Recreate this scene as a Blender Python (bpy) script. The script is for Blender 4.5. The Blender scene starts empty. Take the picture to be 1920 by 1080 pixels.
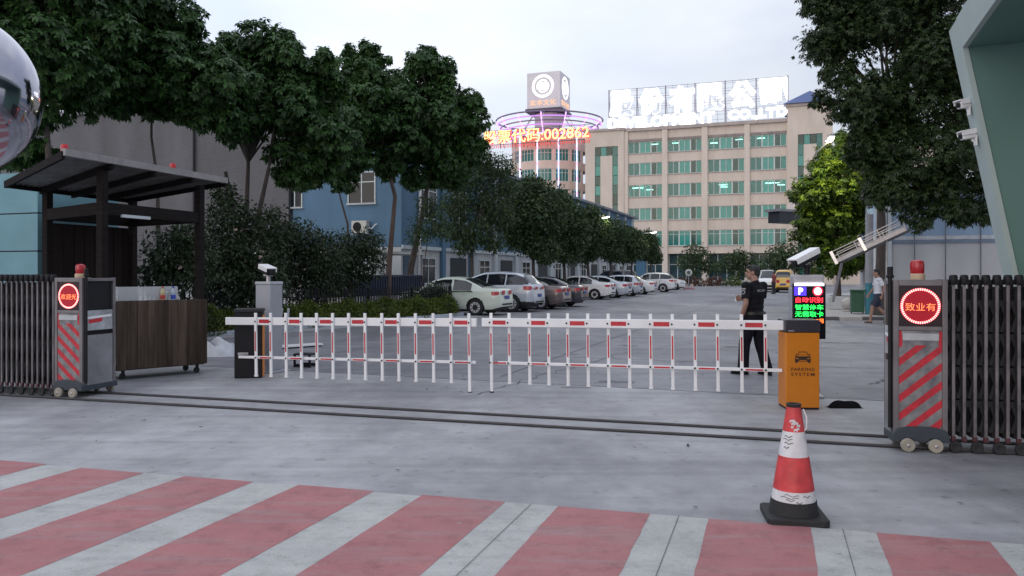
import bpy, bmesh, math, random
import numpy as np
from mathutils import Vector, Matrix

R = math.radians
scn = bpy.context.scene
COL = scn.collection
random.seed(7)
rng = np.random.default_rng(11)

# ------------------------------------------------------------------ camera
F, HX, HY, EYE = 1478.0, 960.0, 513.0, 1.6      # focal length in pixels of a 1920 px frame, horizon row, eye height
cam_d = bpy.data.cameras.new('camera')
cam_d.sensor_width = 36.0
cam_d.lens = 36.0 * F / 1920.0
cam_d.shift_y = -(540.0 - HY) / 1920.0
cam_d.clip_start = 0.05
cam_d.clip_end = 3000
cam = bpy.data.objects.new('camera', cam_d)
cam.location = (0, 0, EYE)
cam.rotation_euler = (R(90), 0, 0)
COL.objects.link(cam)
scn.camera = cam

# ------------------------------------------------------------------ sky (dusk, thin overcast) and a soft sun lamp added to lift the facade
GLOW_AZ = R(-52)                                # the brightest part of the cloud deck
SUN_EL, SUN_AZ = R(8), R(-150)                   # azimuth from +Y, negative = towards -X
world = bpy.data.worlds.new('World')
scn.world = world
world.use_nodes = True
wn, wl = world.node_tree.nodes, world.node_tree.links
wn.clear()
w_out = wn.new('ShaderNodeOutputWorld')
w_bg = wn.new('ShaderNodeBackground')
w_sky = wn.new('ShaderNodeTexSky')
w_sky.sky_type = 'NISHITA'
w_sky.sun_disc = False
w_sky.sun_elevation = SUN_EL
w_sky.sun_rotation = SUN_AZ
w_sky.altitude = 20
w_sky.air_density = 1.2
w_sky.dust_density = 2.5
w_tc = wn.new('ShaderNodeTexCoord')
w_map = wn.new('ShaderNodeMapping')
w_map.inputs['Scale'].default_value = (1.0, 1.0, 2.6)
w_noise = wn.new('ShaderNodeTexNoise')
w_noise.inputs['Scale'].default_value = 2.2
w_noise.inputs['Detail'].default_value = 5
w_noise.inputs['Roughness'].default_value = 0.52
w_ramp = wn.new('ShaderNodeValToRGB')
w_ramp.color_ramp.elements[0].position = 0.36
w_ramp.color_ramp.elements[0].color = (6.1, 6.75, 8.3, 1)
w_ramp.color_ramp.elements[1].position = 0.66
w_ramp.color_ramp.elements[1].color = (8.5, 8.85, 9.6, 1)
w_mix = wn.new('ShaderNodeMixRGB')
w_mix.inputs['Fac'].default_value = 0.86
# the cloud deck is brighter towards the set sun
w_dot = wn.new('ShaderNodeVectorMath'); w_dot.operation = 'DOT_PRODUCT'
w_dot.inputs[1].default_value = (math.sin(GLOW_AZ) * 0.9, math.cos(GLOW_AZ) * 0.9, 0.25)
w_mr = wn.new('ShaderNodeMapRange')
w_mr.inputs[1].default_value = 0.08; w_mr.inputs[2].default_value = 0.85
w_mr.inputs[3].default_value = 0.84; w_mr.inputs[4].default_value = 1.36
w_mul = wn.new('ShaderNodeMixRGB'); w_mul.blend_type = 'MULTIPLY'; w_mul.inputs['Fac'].default_value = 1
wl.new(w_tc.outputs['Generated'], w_map.inputs['Vector'])
wl.new(w_map.outputs['Vector'], w_noise.inputs['Vector'])
wl.new(w_noise.outputs['Fac'], w_ramp.inputs['Fac'])
wl.new(w_sky.outputs['Color'], w_mix.inputs[1])
wl.new(w_tc.outputs['Generated'], w_dot.inputs[0])
wl.new(w_dot.outputs['Value'], w_mr.inputs[0])
wl.new(w_ramp.outputs['Color'], w_mul.inputs[1])
wl.new(w_mr.outputs[0], w_mul.inputs[2])
# overcast: the deck is brighter overhead than near the horizon
w_sep = wn.new('ShaderNodeSeparateXYZ'); wl.new(w_tc.outputs['Generated'], w_sep.inputs[0])
w_zr = wn.new('ShaderNodeMapRange'); w_zr.inputs[1].default_value = 0.0; w_zr.inputs[2].default_value = 1.0
w_zr.inputs[3].default_value = 0.74; w_zr.inputs[4].default_value = 1.38
wl.new(w_sep.outputs[2], w_zr.inputs[0])
w_mul2 = wn.new('ShaderNodeMixRGB'); w_mul2.blend_type = 'MULTIPLY'; w_mul2.inputs['Fac'].default_value = 1
wl.new(w_mul.outputs['Color'], w_mul2.inputs[1]); wl.new(w_zr.outputs[0], w_mul2.inputs[2])
wl.new(w_mul2.outputs['Color'], w_mix.inputs[2])
wl.new(w_mix.outputs['Color'], w_bg.inputs['Color'])
w_bg.inputs['Strength'].default_value = 0.122
wl.new(w_bg.outputs['Background'], w_out.inputs['Surface'])

sun_d = bpy.data.lights.new('sun', 'SUN')
sun_d.energy = 0.8
sun_d.angle = R(50)
sun_d.color = (1.0, 0.9, 0.82)
sun = bpy.data.objects.new('sun', sun_d)
_sd = Vector((math.sin(SUN_AZ) * math.cos(SUN_EL), math.cos(SUN_AZ) * math.cos(SUN_EL), math.sin(SUN_EL)))
sun.rotation_euler = _sd.to_track_quat('Z', 'Y').to_euler()
COL.objects.link(sun)

scn.view_settings.view_transform = 'Standard'
scn.view_settings.look = 'None'
scn.view_settings.gamma = 1
scn.view_settings.exposure = 0.0
scn.render.engine = 'CYCLES'
scn.cycles.max_bounces = 6
scn.cycles.transparent_max_bounces = 12
scn.cycles.use_denoising = True

# ------------------------------------------------------------------ frames of reference
TH = R(20.3)                                     # the drive runs away 20.3 degrees to the right of the view
U = Vector((math.cos(TH), -math.sin(TH), 0))     # across the drive
V = Vector((math.sin(TH), math.cos(TH), 0))      # along the drive
def W(a, b, z=0.0):
    return U * a + V * b + Vector((0, 0, z))
def G(px, py, z=0.0):                            # a measured photo point on the ground
    d = F * EYE / (py - HY)
    return Vector(((px - HX) * d / F, d, z))
def D(px, py, d):                                # a measured photo point at a known distance
    return Vector(((px - HX) * d / F, d, EYE + (HY - py) * d / F))
def on_b(px, b):                                 # a and distance of photo column px on the plane at b
    t = (px - HX) / F
    d = b / (t * math.sin(TH) + math.cos(TH))
    return d * (t * math.cos(TH) - math.sin(TH)), d
def on_a(px, a):
    t = (px - HX) / F
    d = a / (t * math.cos(TH) - math.sin(TH))
    return d * (t * math.sin(TH) + math.cos(TH)), d

# ------------------------------------------------------------------ materials
MATS = {}
def _nodes(name):
    m = bpy.data.materials.new(name)
    m.use_nodes = True
    nt = m.node_tree
    return m, nt.nodes, nt.links, nt.nodes['Principled BSDF']
def _lin(*c): return (c[0], c[1], c[2], 1.0)
def mat(name, col, rough=0.6, metal=0.0, ns=6.0, na=0.18, bump=0.0, bs=60.0, coat=0.0, spec=0.5, stretch=None, col2=None, island=0.0, detail=6):
    if name in MATS: return MATS[name]
    m, n, l, p = _nodes(name)
    tc = n.new('ShaderNodeTexCoord')
    mp = n.new('ShaderNodeMapping')
    if stretch: mp.inputs['Scale'].default_value = stretch
    l.new(tc.outputs['Object'], mp.inputs['Vector'])
    nz = n.new('ShaderNodeTexNoise'); nz.inputs['Scale'].default_value = ns; nz.inputs['Detail'].default_value = detail
    nz.inputs['Roughness'].default_value = 0.6
    l.new(mp.outputs['Vector'], nz.inputs['Vector'])
    rp = n.new('ShaderNodeValToRGB')
    lo = col2 or tuple(c * (1 - na) for c in col[:3]); hi = tuple(min(1, c * (1 + na)) for c in col[:3]) if not col2 else col
    rp.color_ramp.elements[0].position = 0.3; rp.color_ramp.elements[1].position = 0.7
    rp.color_ramp.elements[0].color = _lin(*lo); rp.color_ramp.elements[1].color = _lin(*hi)
    l.new(nz.outputs['Fac'], rp.inputs['Fac'])
    out = rp.outputs['Color']
    if island:
        ge = n.new('ShaderNodeNewGeometry')
        mr = n.new('ShaderNodeMapRange'); mr.inputs[3].default_value = 1 - island; mr.inputs[4].default_value = 1 + island
        l.new(ge.outputs['Random Per Island'], mr.inputs[0])
        mm = n.new('ShaderNodeMixRGB'); mm.blend_type = 'MULTIPLY'; mm.inputs['Fac'].default_value = 1
        l.new(out, mm.inputs[1]); l.new(mr.outputs[0], mm.inputs[2]); out = mm.outputs['Color']
    l.new(out, p.inputs['Base Color'])
    p.inputs['Roughness'].default_value = rough
    p.inputs['Metallic'].default_value = metal
    p.inputs['Specular IOR Level'].default_value = spec
    p.inputs['Coat Weight'].default_value = coat
    p.inputs['Coat Roughness'].default_value = 0.05
    if bump:
        nb = n.new('ShaderNodeTexNoise'); nb.inputs['Scale'].default_value = bs; nb.inputs['Detail'].default_value = 4
        l.new(tc.outputs['Object'], nb.inputs['Vector'])
        bp = n.new('ShaderNodeBump'); bp.inputs['Strength'].default_value = bump; bp.inputs['Distance'].default_value = 0.02
        l.new(nb.outputs['Fac'], bp.inputs['Height']); l.new(bp.outputs['Normal'], p.inputs['Normal'])
    MATS[name] = m
    return m
def emit(name, col, strength, light=False):
    if name in MATS: return MATS[name]
    m, n, l, p = _nodes(name)
    p.inputs['Base Color'].default_value = _lin(*[c * 0.3 for c in col])
    p.inputs['Emission Color'].default_value = _lin(*col)
    p.inputs['Emission Strength'].default_value = strength
    if not light: m.cycles.emission_sampling = 'NONE'
    MATS[name] = m
    return m
def leafmat(name, col, back=0.25, var=0.45, hue=None, rough=0.5, ns=1.2):
    if name in MATS: return MATS[name]
    m, n, l, p = _nodes(name)
    ge = n.new('ShaderNodeNewGeometry')
    tc = n.new('ShaderNodeTexCoord')
    nz = n.new('ShaderNodeTexNoise'); nz.inputs['Scale'].default_value = ns; nz.inputs['Detail'].default_value = 3
    l.new(tc.outputs['Object'], nz.inputs['Vector'])
    ad = n.new('ShaderNodeMath'); ad.operation = 'ADD'
    l.new(ge.outputs['Random Per Island'], ad.inputs[0]); l.new(nz.outputs['Fac'], ad.inputs[1])
    hf = n.new('ShaderNodeMath'); hf.operation = 'MULTIPLY'; hf.inputs[1].default_value = 0.5
    l.new(ad.outputs[0], hf.inputs[0])
    rp = n.new('ShaderNodeValToRGB')
    h = hue or (1.25, 1.15, 0.8)
    rp.color_ramp.elements[0].position = 0.2; rp.color_ramp.elements[1].position = 0.8
    rp.color_ramp.elements[0].color = _lin(*[c * (1 - var) for c in col])
    rp.color_ramp.elements[1].color = _lin(*[c * (1 + var) * q for c, q in zip(col, h)])
    l.new(hf.outputs[0], rp.inputs['Fac'])
    l.new(rp.outputs['Color'], p.inputs['Base Color'])
    p.inputs['Roughness'].default_value = rough
    p.inputs['Specular IOR Level'].default_value = 0.35
    tr = n.new('ShaderNodeBsdfTranslucent'); l.new(rp.outputs['Color'], tr.inputs['Color'])
    mx = n.new('ShaderNodeMixShader'); mx.inputs['Fac'].default_value = back
    l.new(p.outputs['BSDF'], mx.inputs[1]); l.new(tr.outputs['BSDF'], mx.inputs[2])
    l.new(mx.outputs[0], n['Material Output'].inputs['Surface'])
    MATS[name] = m
    return m
def brickmat(name, c1, c2, mortar, sx, sz, rough=0.6, msize=0.02, dirt=0.25):
    """tiles or bricks on a wall whose own x runs along it and z up"""
    if name in MATS: return MATS[name]
    m, n, l, p = _nodes(name)
    tc = n.new('ShaderNodeTexCoord'); sp = n.new('ShaderNodeSeparateXYZ'); cb = n.new('ShaderNodeCombineXYZ')
    l.new(tc.outputs['Object'], sp.inputs[0])
    ax = n.new('ShaderNodeMath'); ax.operation = 'ADD'
    l.new(sp.outputs[0], ax.inputs[0]); l.new(sp.outputs[1], ax.inputs[1])
    l.new(ax.outputs[0], cb.inputs[0]); l.new(sp.outputs[2], cb.inputs[1])
    bk = n.new('ShaderNodeTexBrick')
    bk.inputs['Scale'].default_value = 1.0
    bk.inputs['Brick Width'].default_value = sx; bk.inputs['Row Height'].default_value = sz
    bk.inputs['Mortar Size'].default_value = msize
    bk.inputs['Color1'].default_value = _lin(*c1); bk.inputs['Color2'].default_value = _lin(*c2); bk.inputs['Mortar'].default_value = _lin(*mortar)
    l.new(cb.outputs[0], bk.inputs['Vector'])
    nz = n.new('ShaderNodeTexNoise'); nz.inputs['Scale'].default_value = 0.5; nz.inputs['Detail'].default_value = 6
    mp = n.new('ShaderNodeMapping'); mp.inputs['Scale'].default_value = (1.5, 1.5, 0.4)
    l.new(tc.outputs['Object'], mp.inputs['Vector']); l.new(mp.outputs['Vector'], nz.inputs['Vector'])
    mr = n.new('ShaderNodeMapRange'); mr.inputs[1].default_value = 0.3; mr.inputs[2].default_value = 0.7
    mr.inputs[3].default_value = 1 - dirt; mr.inputs[4].default_value = 1 + dirt * 0.4
    l.new(nz.outputs['Fac'], mr.inputs[0])
    mm = n.new('ShaderNodeMixRGB'); mm.blend_type = 'MULTIPLY'; mm.inputs['Fac'].default_value = 1
    l.new(bk.outputs['Color'], mm.inputs[1]); l.new(mr.outputs[0], mm.inputs[2])
    l.new(mm.outputs['Color'], p.inputs['Base Color'])
    p.inputs['Roughness'].default_value = rough
    MATS[name] = m
    return m

# ------------------------------------------------------------------ mesh helpers
class MB:
    def __init__(s): s.v, s.f, s.m = [], [], []
    def add(s, verts, faces, m=0, M=None):
        o = len(s.v)
        for v in verts:
            s.v.append(tuple(M @ Vector(v)) if M is not None else tuple(v))
        for f in faces:
            s.f.append([i + o for i in f]); s.m.append(m)
        return s
    def box(s, c, d, m=0, M=None):
        x, y, z = c; a, b, h = d[0] / 2, d[1] / 2, d[2] / 2
        vs = [(x - a, y - b, z - h), (x + a, y - b, z - h), (x + a, y + b, z - h), (x - a, y + b, z - h),
              (x - a, y - b, z + h), (x + a, y - b, z + h), (x + a, y + b, z + h), (x - a, y + b, z + h)]
        return s.add(vs, [(0, 3, 2, 1), (4, 5, 6, 7), (0, 1, 5, 4), (1, 2, 6, 5), (2, 3, 7, 6), (3, 0, 4, 7)], m, M)
    def span(s, x0, x1, y0, y1, z0, z1, m=0, M=None):
        return s.box(((x0 + x1) / 2, (y0 + y1) / 2, (z0 + z1) / 2), (abs(x1 - x0), abs(y1 - y0), abs(z1 - z0)), m, M)
    def tube(s, pts, r, n=8, m=0, M=None, cap=True):
        pts = [Vector(p) for p in pts]
        rs = r if isinstance(r, (list, tuple)) else [r] * len(pts)
        vs, fs = [], []
        prev = None
        for i, p in enumerate(pts):
            d = (pts[min(i + 1, len(pts) - 1)] - pts[max(i - 1, 0)])
            d = d.normalized() if d.length > 1e-9 else Vector((0, 0, 1))
            if prev is None:
                q = Vector((0, 0, 1)) if abs(d.z) < 0.9 else Vector((1, 0, 0))
                e1 = d.cross(q).normalized()
            else:
                e1 = (prev - d * prev.dot(d)).normalized()
            prev = e1; e2 = d.cross(e1)
            for k in range(n):
                t = 2 * math.pi * k / n
                vs.append(p + (e1 * math.cos(t) + e2 * math.sin(t)) * rs[i])
        for i in range(len(pts) - 1):
            for k in range(n):
                a = i * n + k; b = i * n + (k + 1) % n
                fs.append((a, b, b + n, a + n))
        if cap:
            fs.append(tuple(reversed(range(n)))); fs.append(tuple(range((len(pts) - 1) * n, len(pts) * n)))
        return s.add(vs, fs, m, M)
    def bar(s, p0, p1, w, h, m=0, M=None):
        p0, p1 = Vector(p0), Vector(p1)
        d = (p1 - p0); L = d.length
        q = d.to_track_quat('X', 'Z').to_matrix().to_4x4()
        T = Matrix.Translation((p0 + p1) / 2) @ q
        return s.box((0, 0, 0), (L, w, h), m, (M @ T) if M is not None else T)
    def lathe(s, prof, n=20, c=(0, 0, 0), m=0, M=None):
        vs, fs = [], []
        for r, z in prof:
            for k in range(n):
                t = 2 * math.pi * k / n
                vs.append((c[0] + r * math.cos(t), c[1] + r * math.sin(t), c[2] + z))
        for i in range(len(prof) - 1):
            for k in range(n):
                a = i * n + k; b = i * n + (k + 1) % n
                fs.append((a, b, b + n, a + n))
        fs.append(tuple(reversed(range(n)))); fs.append(tuple(range((len(prof) - 1) * n, len(prof) * n)))
        return s.add(vs, fs, m, M)
    def prism(s, poly, z0, z1, m=0, M=None):
        n = len(poly)
        vs = [(x, y, z0) for x, y in poly] + [(x, y, z1) for x, y in poly]
        fs = [tuple(reversed(range(n))), tuple(range(n, 2 * n))] + [(i, (i + 1) % n, (i + 1) % n + n, i + n) for i in range(n)]
        return s.add(vs, fs, m, M)
    def ball(s, c, r, nu=16, nv=10, m=0, M=None):
        rx, ry, rz = r if isinstance(r, (list, tuple)) else (r, r, r)
        vs = [(c[0], c[1], c[2] - rz)]
        for j in range(1, nv):
            ph = -math.pi / 2 + math.pi * j / nv
            for i in range(nu):
                t = 2 * math.pi * i / nu
                vs.append((c[0] + rx * math.cos(ph) * math.cos(t), c[1] + ry * math.cos(ph) * math.sin(t), c[2] + rz * math.sin(ph)))
        vs.append((c[0], c[1], c[2] + rz))
        fs = [(0, 1 + (i + 1) % nu, 1 + i) for i in range(nu)]
        for j in range(nv - 2):
            for i in range(nu):
                a = 1 + j * nu + i; b = 1 + j * nu + (i + 1) % nu
                fs.append((a, b, b + nu, a + nu))
        t = len(vs) - 1; o = 1 + (nv - 2) * nu
        fs += [(o + i, o + (i + 1) % nu, t) for i in range(nu)]
        return s.add(vs, fs, m, M)
    def poly(s, pts, m=0, M=None):
        return s.add(pts, [tuple(range(len(pts)))], m, M)
    def mesh(s, name):
        me = bpy.data.meshes.new(name)
        me.from_pydata(s.v, [], s.f)
        me.update()
        return me
    def build(s, name, mats, parent=None, smooth=False, bevel=0.0, seg=2, loc=None, rot=None):
        me = s.mesh(name)
        ms = mats if isinstance(mats, (list, tuple)) else [mats]
        for q in ms: me.materials.append(q)
        me.polygons.foreach_set('material_index', s.m)
        if smooth:
            me.polygons.foreach_set('use_smooth', [True] * len(me.polygons))
            try: me.set_sharp_from_angle(angle=R(40))
            except Exception: pass
        return link(name, me, parent, bevel, seg, loc, rot)
def link(name, me, parent=None, bevel=0.0, seg=2, loc=None, rot=None):
    o = bpy.data.objects.new(name, me)
    COL.objects.link(o)
    if parent: o.parent = parent
    if loc is not None: o.location = loc
    if rot is not None: o.rotation_euler = rot
    if bevel:
        b = o.modifiers.new('bevel', 'BEVEL'); b.width = bevel; b.segments = seg; b.limit_method = 'ANGLE'; b.angle_limit = R(35)
    return o
def tag(o, label=None, cat=None, group=None, kind=None):
    if label: o['label'] = label
    if cat: o['category'] = cat
    if group: o['group'] = group
    if kind: o['kind'] = kind
    return o
def thing(name, label, cat, loc=(0, 0, 0), rz=0.0, group=None):
    o = bpy.data.objects.new(name, None)
    o.empty_display_size = 0.2
    COL.objects.link(o)
    o.location = loc; o.rotation_euler = (0, 0, rz)
    return tag(o, label, cat, group)
def struct(name, mb, m, **k):
    return tag(mb.build(name, m, **k), kind='structure')
def text_mb(body, h, depth=0.0, off=0.0, mb=None, m=0, M=None, spacing=1.0, width=None, align=True):
    """letters standing in the local x-z plane facing -y, centred on the origin"""
    c = bpy.data.curves.new('t', 'FONT'); c.body = body; c.size = 1.0; c.space_character = spacing
    c.offset = off; c.extrude = depth / 2 / h if depth else 0.0; c.resolution_u = 3
    o = bpy.data.objects.new('t', c); COL.objects.link(o)
    dg = bpy.context.evaluated_depsgraph_get()
    me = bpy.data.meshes.new_from_object(o.evaluated_get(dg))
    bpy.data.objects.remove(o); bpy.data.curves.remove(c)
    vs = np.array([v.co[:] for v in me.vertices]); fs = [tuple(p.vertices) for p in me.polygons]
    bpy.data.meshes.remove(me)
    mn, mx = vs.min(0), vs.max(0)
    sc = h / (mx[1] - mn[1]); sx = (width / (mx[0] - mn[0])) if width else sc
    x = (vs[:, 0] - (mn[0] + mx[0]) / 2) * sx; z = (vs[:, 1] - (mn[1] + mx[1]) / 2) * sc; y = -vs[:, 2] * h
    mb = mb or MB()
    mb.add(np.stack([x, y, z], 1).tolist(), fs, m, M)
    return mb
def copy_tree(o, parent=None):
    c = o.copy(); COL.objects.link(c)
    if parent: c.parent = parent
    for ch in list(o.children): copy_tree(ch, c)
    return c

# ------------------------------------------------------------------ common materials
M_conc = None
def ground_mat(name, base, light, dark, s=1.0):
    m, n, l, p = _nodes(name)
    tc = n.new('ShaderNodeTexCoord')
    def noise(sc, det, ro, stretch=None):
        q = n.new('ShaderNodeTexNoise'); q.inputs['Scale'].default_value = sc; q.inputs['Detail'].default_value = det; q.inputs['Roughness'].default_value = ro
        if stretch:
            mp = n.new('ShaderNodeMapping'); mp.inputs['Scale'].default_value = stretch; mp.inputs['Rotation'].default_value = (0, 0, TH)
            l.new(tc.outputs['Object'], mp.inputs['Vector']); l.new(mp.outputs['Vector'], q.inputs['Vector'])
        else: l.new(tc.outputs['Object'], q.inputs['Vector'])
        return q.outputs['Fac']
    def ramp(f, p0, p1, c0, c1):
        r = n.new('ShaderNodeValToRGB'); e = r.color_ramp.elements
        e[0].position, e[1].position = p0, p1; e[0].color, e[1].color = _lin(*c0), _lin(*c1)
        l.new(f, r.inputs['Fac']); return r.outputs['Color']
    def mul(a, b, f=1.0):
        q = n.new('ShaderNodeMixRGB'); q.blend_type = 'MULTIPLY'; q.inputs['Fac'].default_value = f
        l.new(a, q.inputs[1]); l.new(b, q.inputs[2]); return q.outputs['Color']
    big = ramp(noise(0.35 * s, 8, 0.62, (1.0, 0.45, 1)), 0.39, 0.63, dark, light)
    mid = ramp(noise(2.3 * s, 7, 0.7), 0.3, 0.62, (0.78, 0.78, 0.79), (1.06, 1.06, 1.06))
    fine = ramp(noise(90, 3, 0.7), 0.3, 0.7, (0.86, 0.86, 0.86), (1.1, 1.1, 1.1))
    spots = ramp(noise(7.0, 2, 0.5), 0.27, 0.36, (0.55, 0.53, 0.53), (1, 1, 1))
    skid = ramp(noise(1.2, 6, 0.6, (0.12, 2.2, 1)), 0.36, 0.54, (0.74, 0.74, 0.74), (1, 1, 1))
    c = mul(mul(mul(mul(big, mid), fine), spots, 0.6), skid, 0.7)
    l.new(c, p.inputs['Base Color'])
    p.inputs['Roughness'].default_value = 0.62
    p.inputs['Specular IOR Level'].default_value = 0.35
    bp = n.new('ShaderNodeBump'); bp.inputs['Strength'].default_value = 0.25; bp.inputs['Distance'].default_value = 0.01
    l.new(noise(70, 5, 0.7), bp.inputs['Height']); l.new(bp.outputs['Normal'], p.inputs['Normal'])
    MATS[name] = m
    return m
M_conc = ground_mat('concrete_ground', None, (0.43, 0.428, 0.442), (0.235, 0.235, 0.25))
M_lot = ground_mat('lot_concrete', None, (0.275, 0.275, 0.295), (0.155, 0.155, 0.172), 0.8)
def worn_paint(name, c0, c1, under, amount):
    m, n, l, p = _nodes(name)
    tc = n.new('ShaderNodeTexCoord')
    def nz(sc, det=6, ro=.65, st=None):
        q = n.new('ShaderNodeTexNoise'); q.inputs['Scale'].default_value = sc; q.inputs['Detail'].default_value = det; q.inputs['Roughness'].default_value = ro
        if st:
            mp = n.new('ShaderNodeMapping'); mp.inputs['Scale'].default_value = st; mp.inputs['Rotation'].default_value = (0, 0, R(17))
            l.new(tc.outputs['Object'], mp.inputs['Vector']); l.new(mp.outputs['Vector'], q.inputs['Vector'])
        else: l.new(tc.outputs['Object'], q.inputs['Vector'])
        return q.outputs['Fac']
    def ramp(f, a, b, ca, cb):
        r = n.new('ShaderNodeValToRGB'); e = r.color_ramp.elements
        e[0].position, e[1].position = a, b; e[0].color, e[1].color = _lin(*ca), _lin(*cb); l.new(f, r.inputs['Fac']); return r.outputs['Color']
    def mix(a, b, f, bt='MIX'):
        q = n.new('ShaderNodeMixRGB'); q.blend_type = bt
        if isinstance(f, float): q.inputs['Fac'].default_value = f
        else: l.new(f, q.inputs['Fac'])
        l.new(a, q.inputs[1]); l.new(b, q.inputs[2]); return q.outputs['Color']
    base = ramp(nz(1.6, 9, .7), .32, .68, c0, c1)
    und = ramp(nz(30), .3, .7, tuple(c * .8 for c in under), under)
    chips = ramp(nz(11, 10, .78), amount, amount + .05, (1, 1, 1), (0, 0, 0))
    wear = ramp(nz(2.2, 8, .7, (.35, 2.4, 1)), .30, .52, (.55, .55, .55), (0, 0, 0))
    c = mix(base, und, chips); c = mix(c, und, wear)
    grime = ramp(nz(5, 8, .75), .28, .5, (.70, .69, .69), (1.02, 1.02, 1.02))
    c = mix(c, grime, 1.0, 'MULTIPLY')
    c = mix(c, ramp(nz(110, 3), .3, .7, (.84, .84, .84), (1.1, 1.1, 1.1)), 1.0, 'MULTIPLY')
    l.new(c, p.inputs['Base Color']); p.inputs['Roughness'].default_value = .68; p.inputs['Specular IOR Level'].default_value = .3
    bp = n.new('ShaderNodeBump'); bp.inputs['Strength'].default_value = .25; bp.inputs['Distance'].default_value = .006
    l.new(nz(80, 4), bp.inputs['Height']); l.new(bp.outputs['Normal'], p.inputs['Normal'])
    MATS[name] = m
    return m
M_redpaint = worn_paint('red_road_paint', (.33, .135, .145), (.41, .165, .165), (.34, .30, .30), .335)
M_whitepaint = worn_paint('white_road_paint', (.37, .375, .368), (.48, .48, .465), (.30, .30, .31), .36)
M_black = mat('black_metal', (0.011, 0.011, 0.014), 0.5, spec=.25)
M_dark = mat('dark_grey', (0.026, 0.026, 0.03), 0.6, spec=.25)
M_rub = mat('black_rubber', (0.02, 0.02, 0.022), 0.75, ns=20, bump=0.2)
M_white = mat('white_coat', (0.78, 0.78, 0.80), 0.4, ns=3, na=0.06)
M_red = mat('reflective_red', (0.50, 0.018, 0.035), 0.45, ns=15, na=0.25)
M_alu = mat('brushed_aluminium', (0.40, 0.39, 0.41), 0.38, metal=0.75, ns=8, na=0.15)
M_steel = mat('stainless_steel', (0.62, 0.62, 0.64), 0.22, metal=1.0, ns=4, na=0.1)
M_grey = mat('grey_coat', (0.33, 0.34, 0.38), 0.5, ns=4, na=0.08)
M_glass_dark = mat('dark_glass', (0.012, 0.016, 0.02), 0.12, spec=0.35)
M_brown = mat('weathered_dark_wood', (0.017, 0.014, 0.014), 0.85, ns=4, na=0.4, stretch=(1, 1, 8), spec=.1)

# ------------------------------------------------------------------ ground
struct('ground', MB().poly([(-900, -400, 0), (900, -400, 0), (900, 1400, 0), (-900, 1400, 0)]), M_conc)
lot = [W(-15.0, 10.9, .004), W(6.6, 10.9, .004), W(6.6, 118, .004), W(-13.0, 118, .004)]
struct('parking_lot', MB().poly(lot), M_lot)
M_soil = mat('planting_soil', (0.05, 0.042, 0.034), 0.95, ns=3, na=0.4, bump=0.5, bs=20)
struct('planting_ground', MB().poly([W(-40, 12.6, .012), W(-14.8, 12.6, .012), W(-12.3, 27.3, .012), W(-14.5, 31, .012), W(-40, 31, .012)]), M_soil)

# painted crossing: red bars with off-white bars between, running towards the gate
P0 = Vector((1.267, 5.13, 0)); EX = Vector((0.963, -0.27, 0)); EY = -Vector((0.312, 0.95, 0))
cw_r, cw_w, jt = MB(), MB(), MB()
for k in range(-7, 5):
    def q(s, t, z): p = P0 + EX * s + EY * t; return (p.x, p.y, z)
    def strip(mb, s0, s1, z, t0):
        n_ = 40; L_ = [(s0 + .0014 * rng.normal(), s1 + .0014 * rng.normal()) for _ in range(n_ + 1)]
        vs_ = []
        for i_, (l_, r_) in enumerate(L_):
            tt_ = t0 + 5.0 * (i_ / n_) ** 1.3
            vs_ += [q(l_, tt_, z), q(r_, tt_, z)]
        mb.add(vs_, [(2 * i_, 2 * i_ + 2, 2 * i_ + 3, 2 * i_ + 1) for i_ in range(n_)])
    strip(cw_r, k + .012, k + .635, .008, rng.normal() * .012)
    strip(cw_w, k + .628, k + 1.018, .0065, .01 + rng.normal() * .012)
    if k > -3: jt.poly([q(k + .82, 0, .0115), q(k + .82, 5, .0115), q(k + .8245, 5, .0115), q(k + .8245, 0, .0115)])
struct('crosswalk_red_marking', cw_r, M_redpaint)
struct('crosswalk_white_marking', cw_w, M_whitepaint)
struct('pavement_joint', jt, mat('joint_filler', (0.13, 0.13, 0.14), 0.9, ns=3, na=.4))
# joints and hairline cracks of the drive slabs
ck = MB()
def crack(p0, p1, w, jit, z=.009, n=14):
    p0, p1 = Vector(p0), Vector(p1); d = (p1 - p0); s = Vector((-d.y, d.x, 0)).normalized()
    pts = [p0 + d * (i / n) + s * rng.normal(0, jit) for i in range(n + 1)]
    for i in range(n):
        a, b = pts[i], pts[i + 1]
        ck.poly([(a.x - s.x * w, a.y - s.y * w, z), (b.x - s.x * w, b.y - s.y * w, z), (b.x + s.x * w, b.y + s.y * w, z), (a.x + s.x * w, a.y + s.y * w, z)])
for b_ in (14.5, 19.5, 25.3, 31.5, 38.0, 46.0):
    crack(W(-12.2, b_), W(5.5, b_), .012, .004, n=30)
for a_ in (-8.8, -4.4, 0.2):
    crack(W(a_, 11.4), W(a_, 70), .010, .004, n=30)
crack(G(880, 745), G(1030, 700), .008, .05); crack(G(1030, 700), G(1180, 660), .008, .05)
crack(G(1640, 722), G(1672, 705), .02, .03); crack(G(700, 700), G(900, 690), .006, .04)
crack(G(1225, 655), G(1320, 640), .008, .05); crack(G(540, 655), G(720, 628), .012, .03)
sm = MB()
for k in range(26):
    c_ = W(rng.uniform(-8, 2.5), rng.uniform(9.5, 26), .0075); r_ = rng.uniform(.05, .22); n_ = 18
    w_ = 1 + .35 * np.sin(np.arange(n_) * 2 * math.pi / n_ * 2 + rng.uniform(0, 6)) + .18 * rng.normal(size=n_)
    sm.add([(c_.x + r_ * w_[i] * math.cos(2 * math.pi * i / n_), c_.y + r_ * w_[i] * .7 * math.sin(2 * math.pi * i / n_), .0075 + k * .00002) for i in range(n_)], [tuple(range(n_))])
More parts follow.
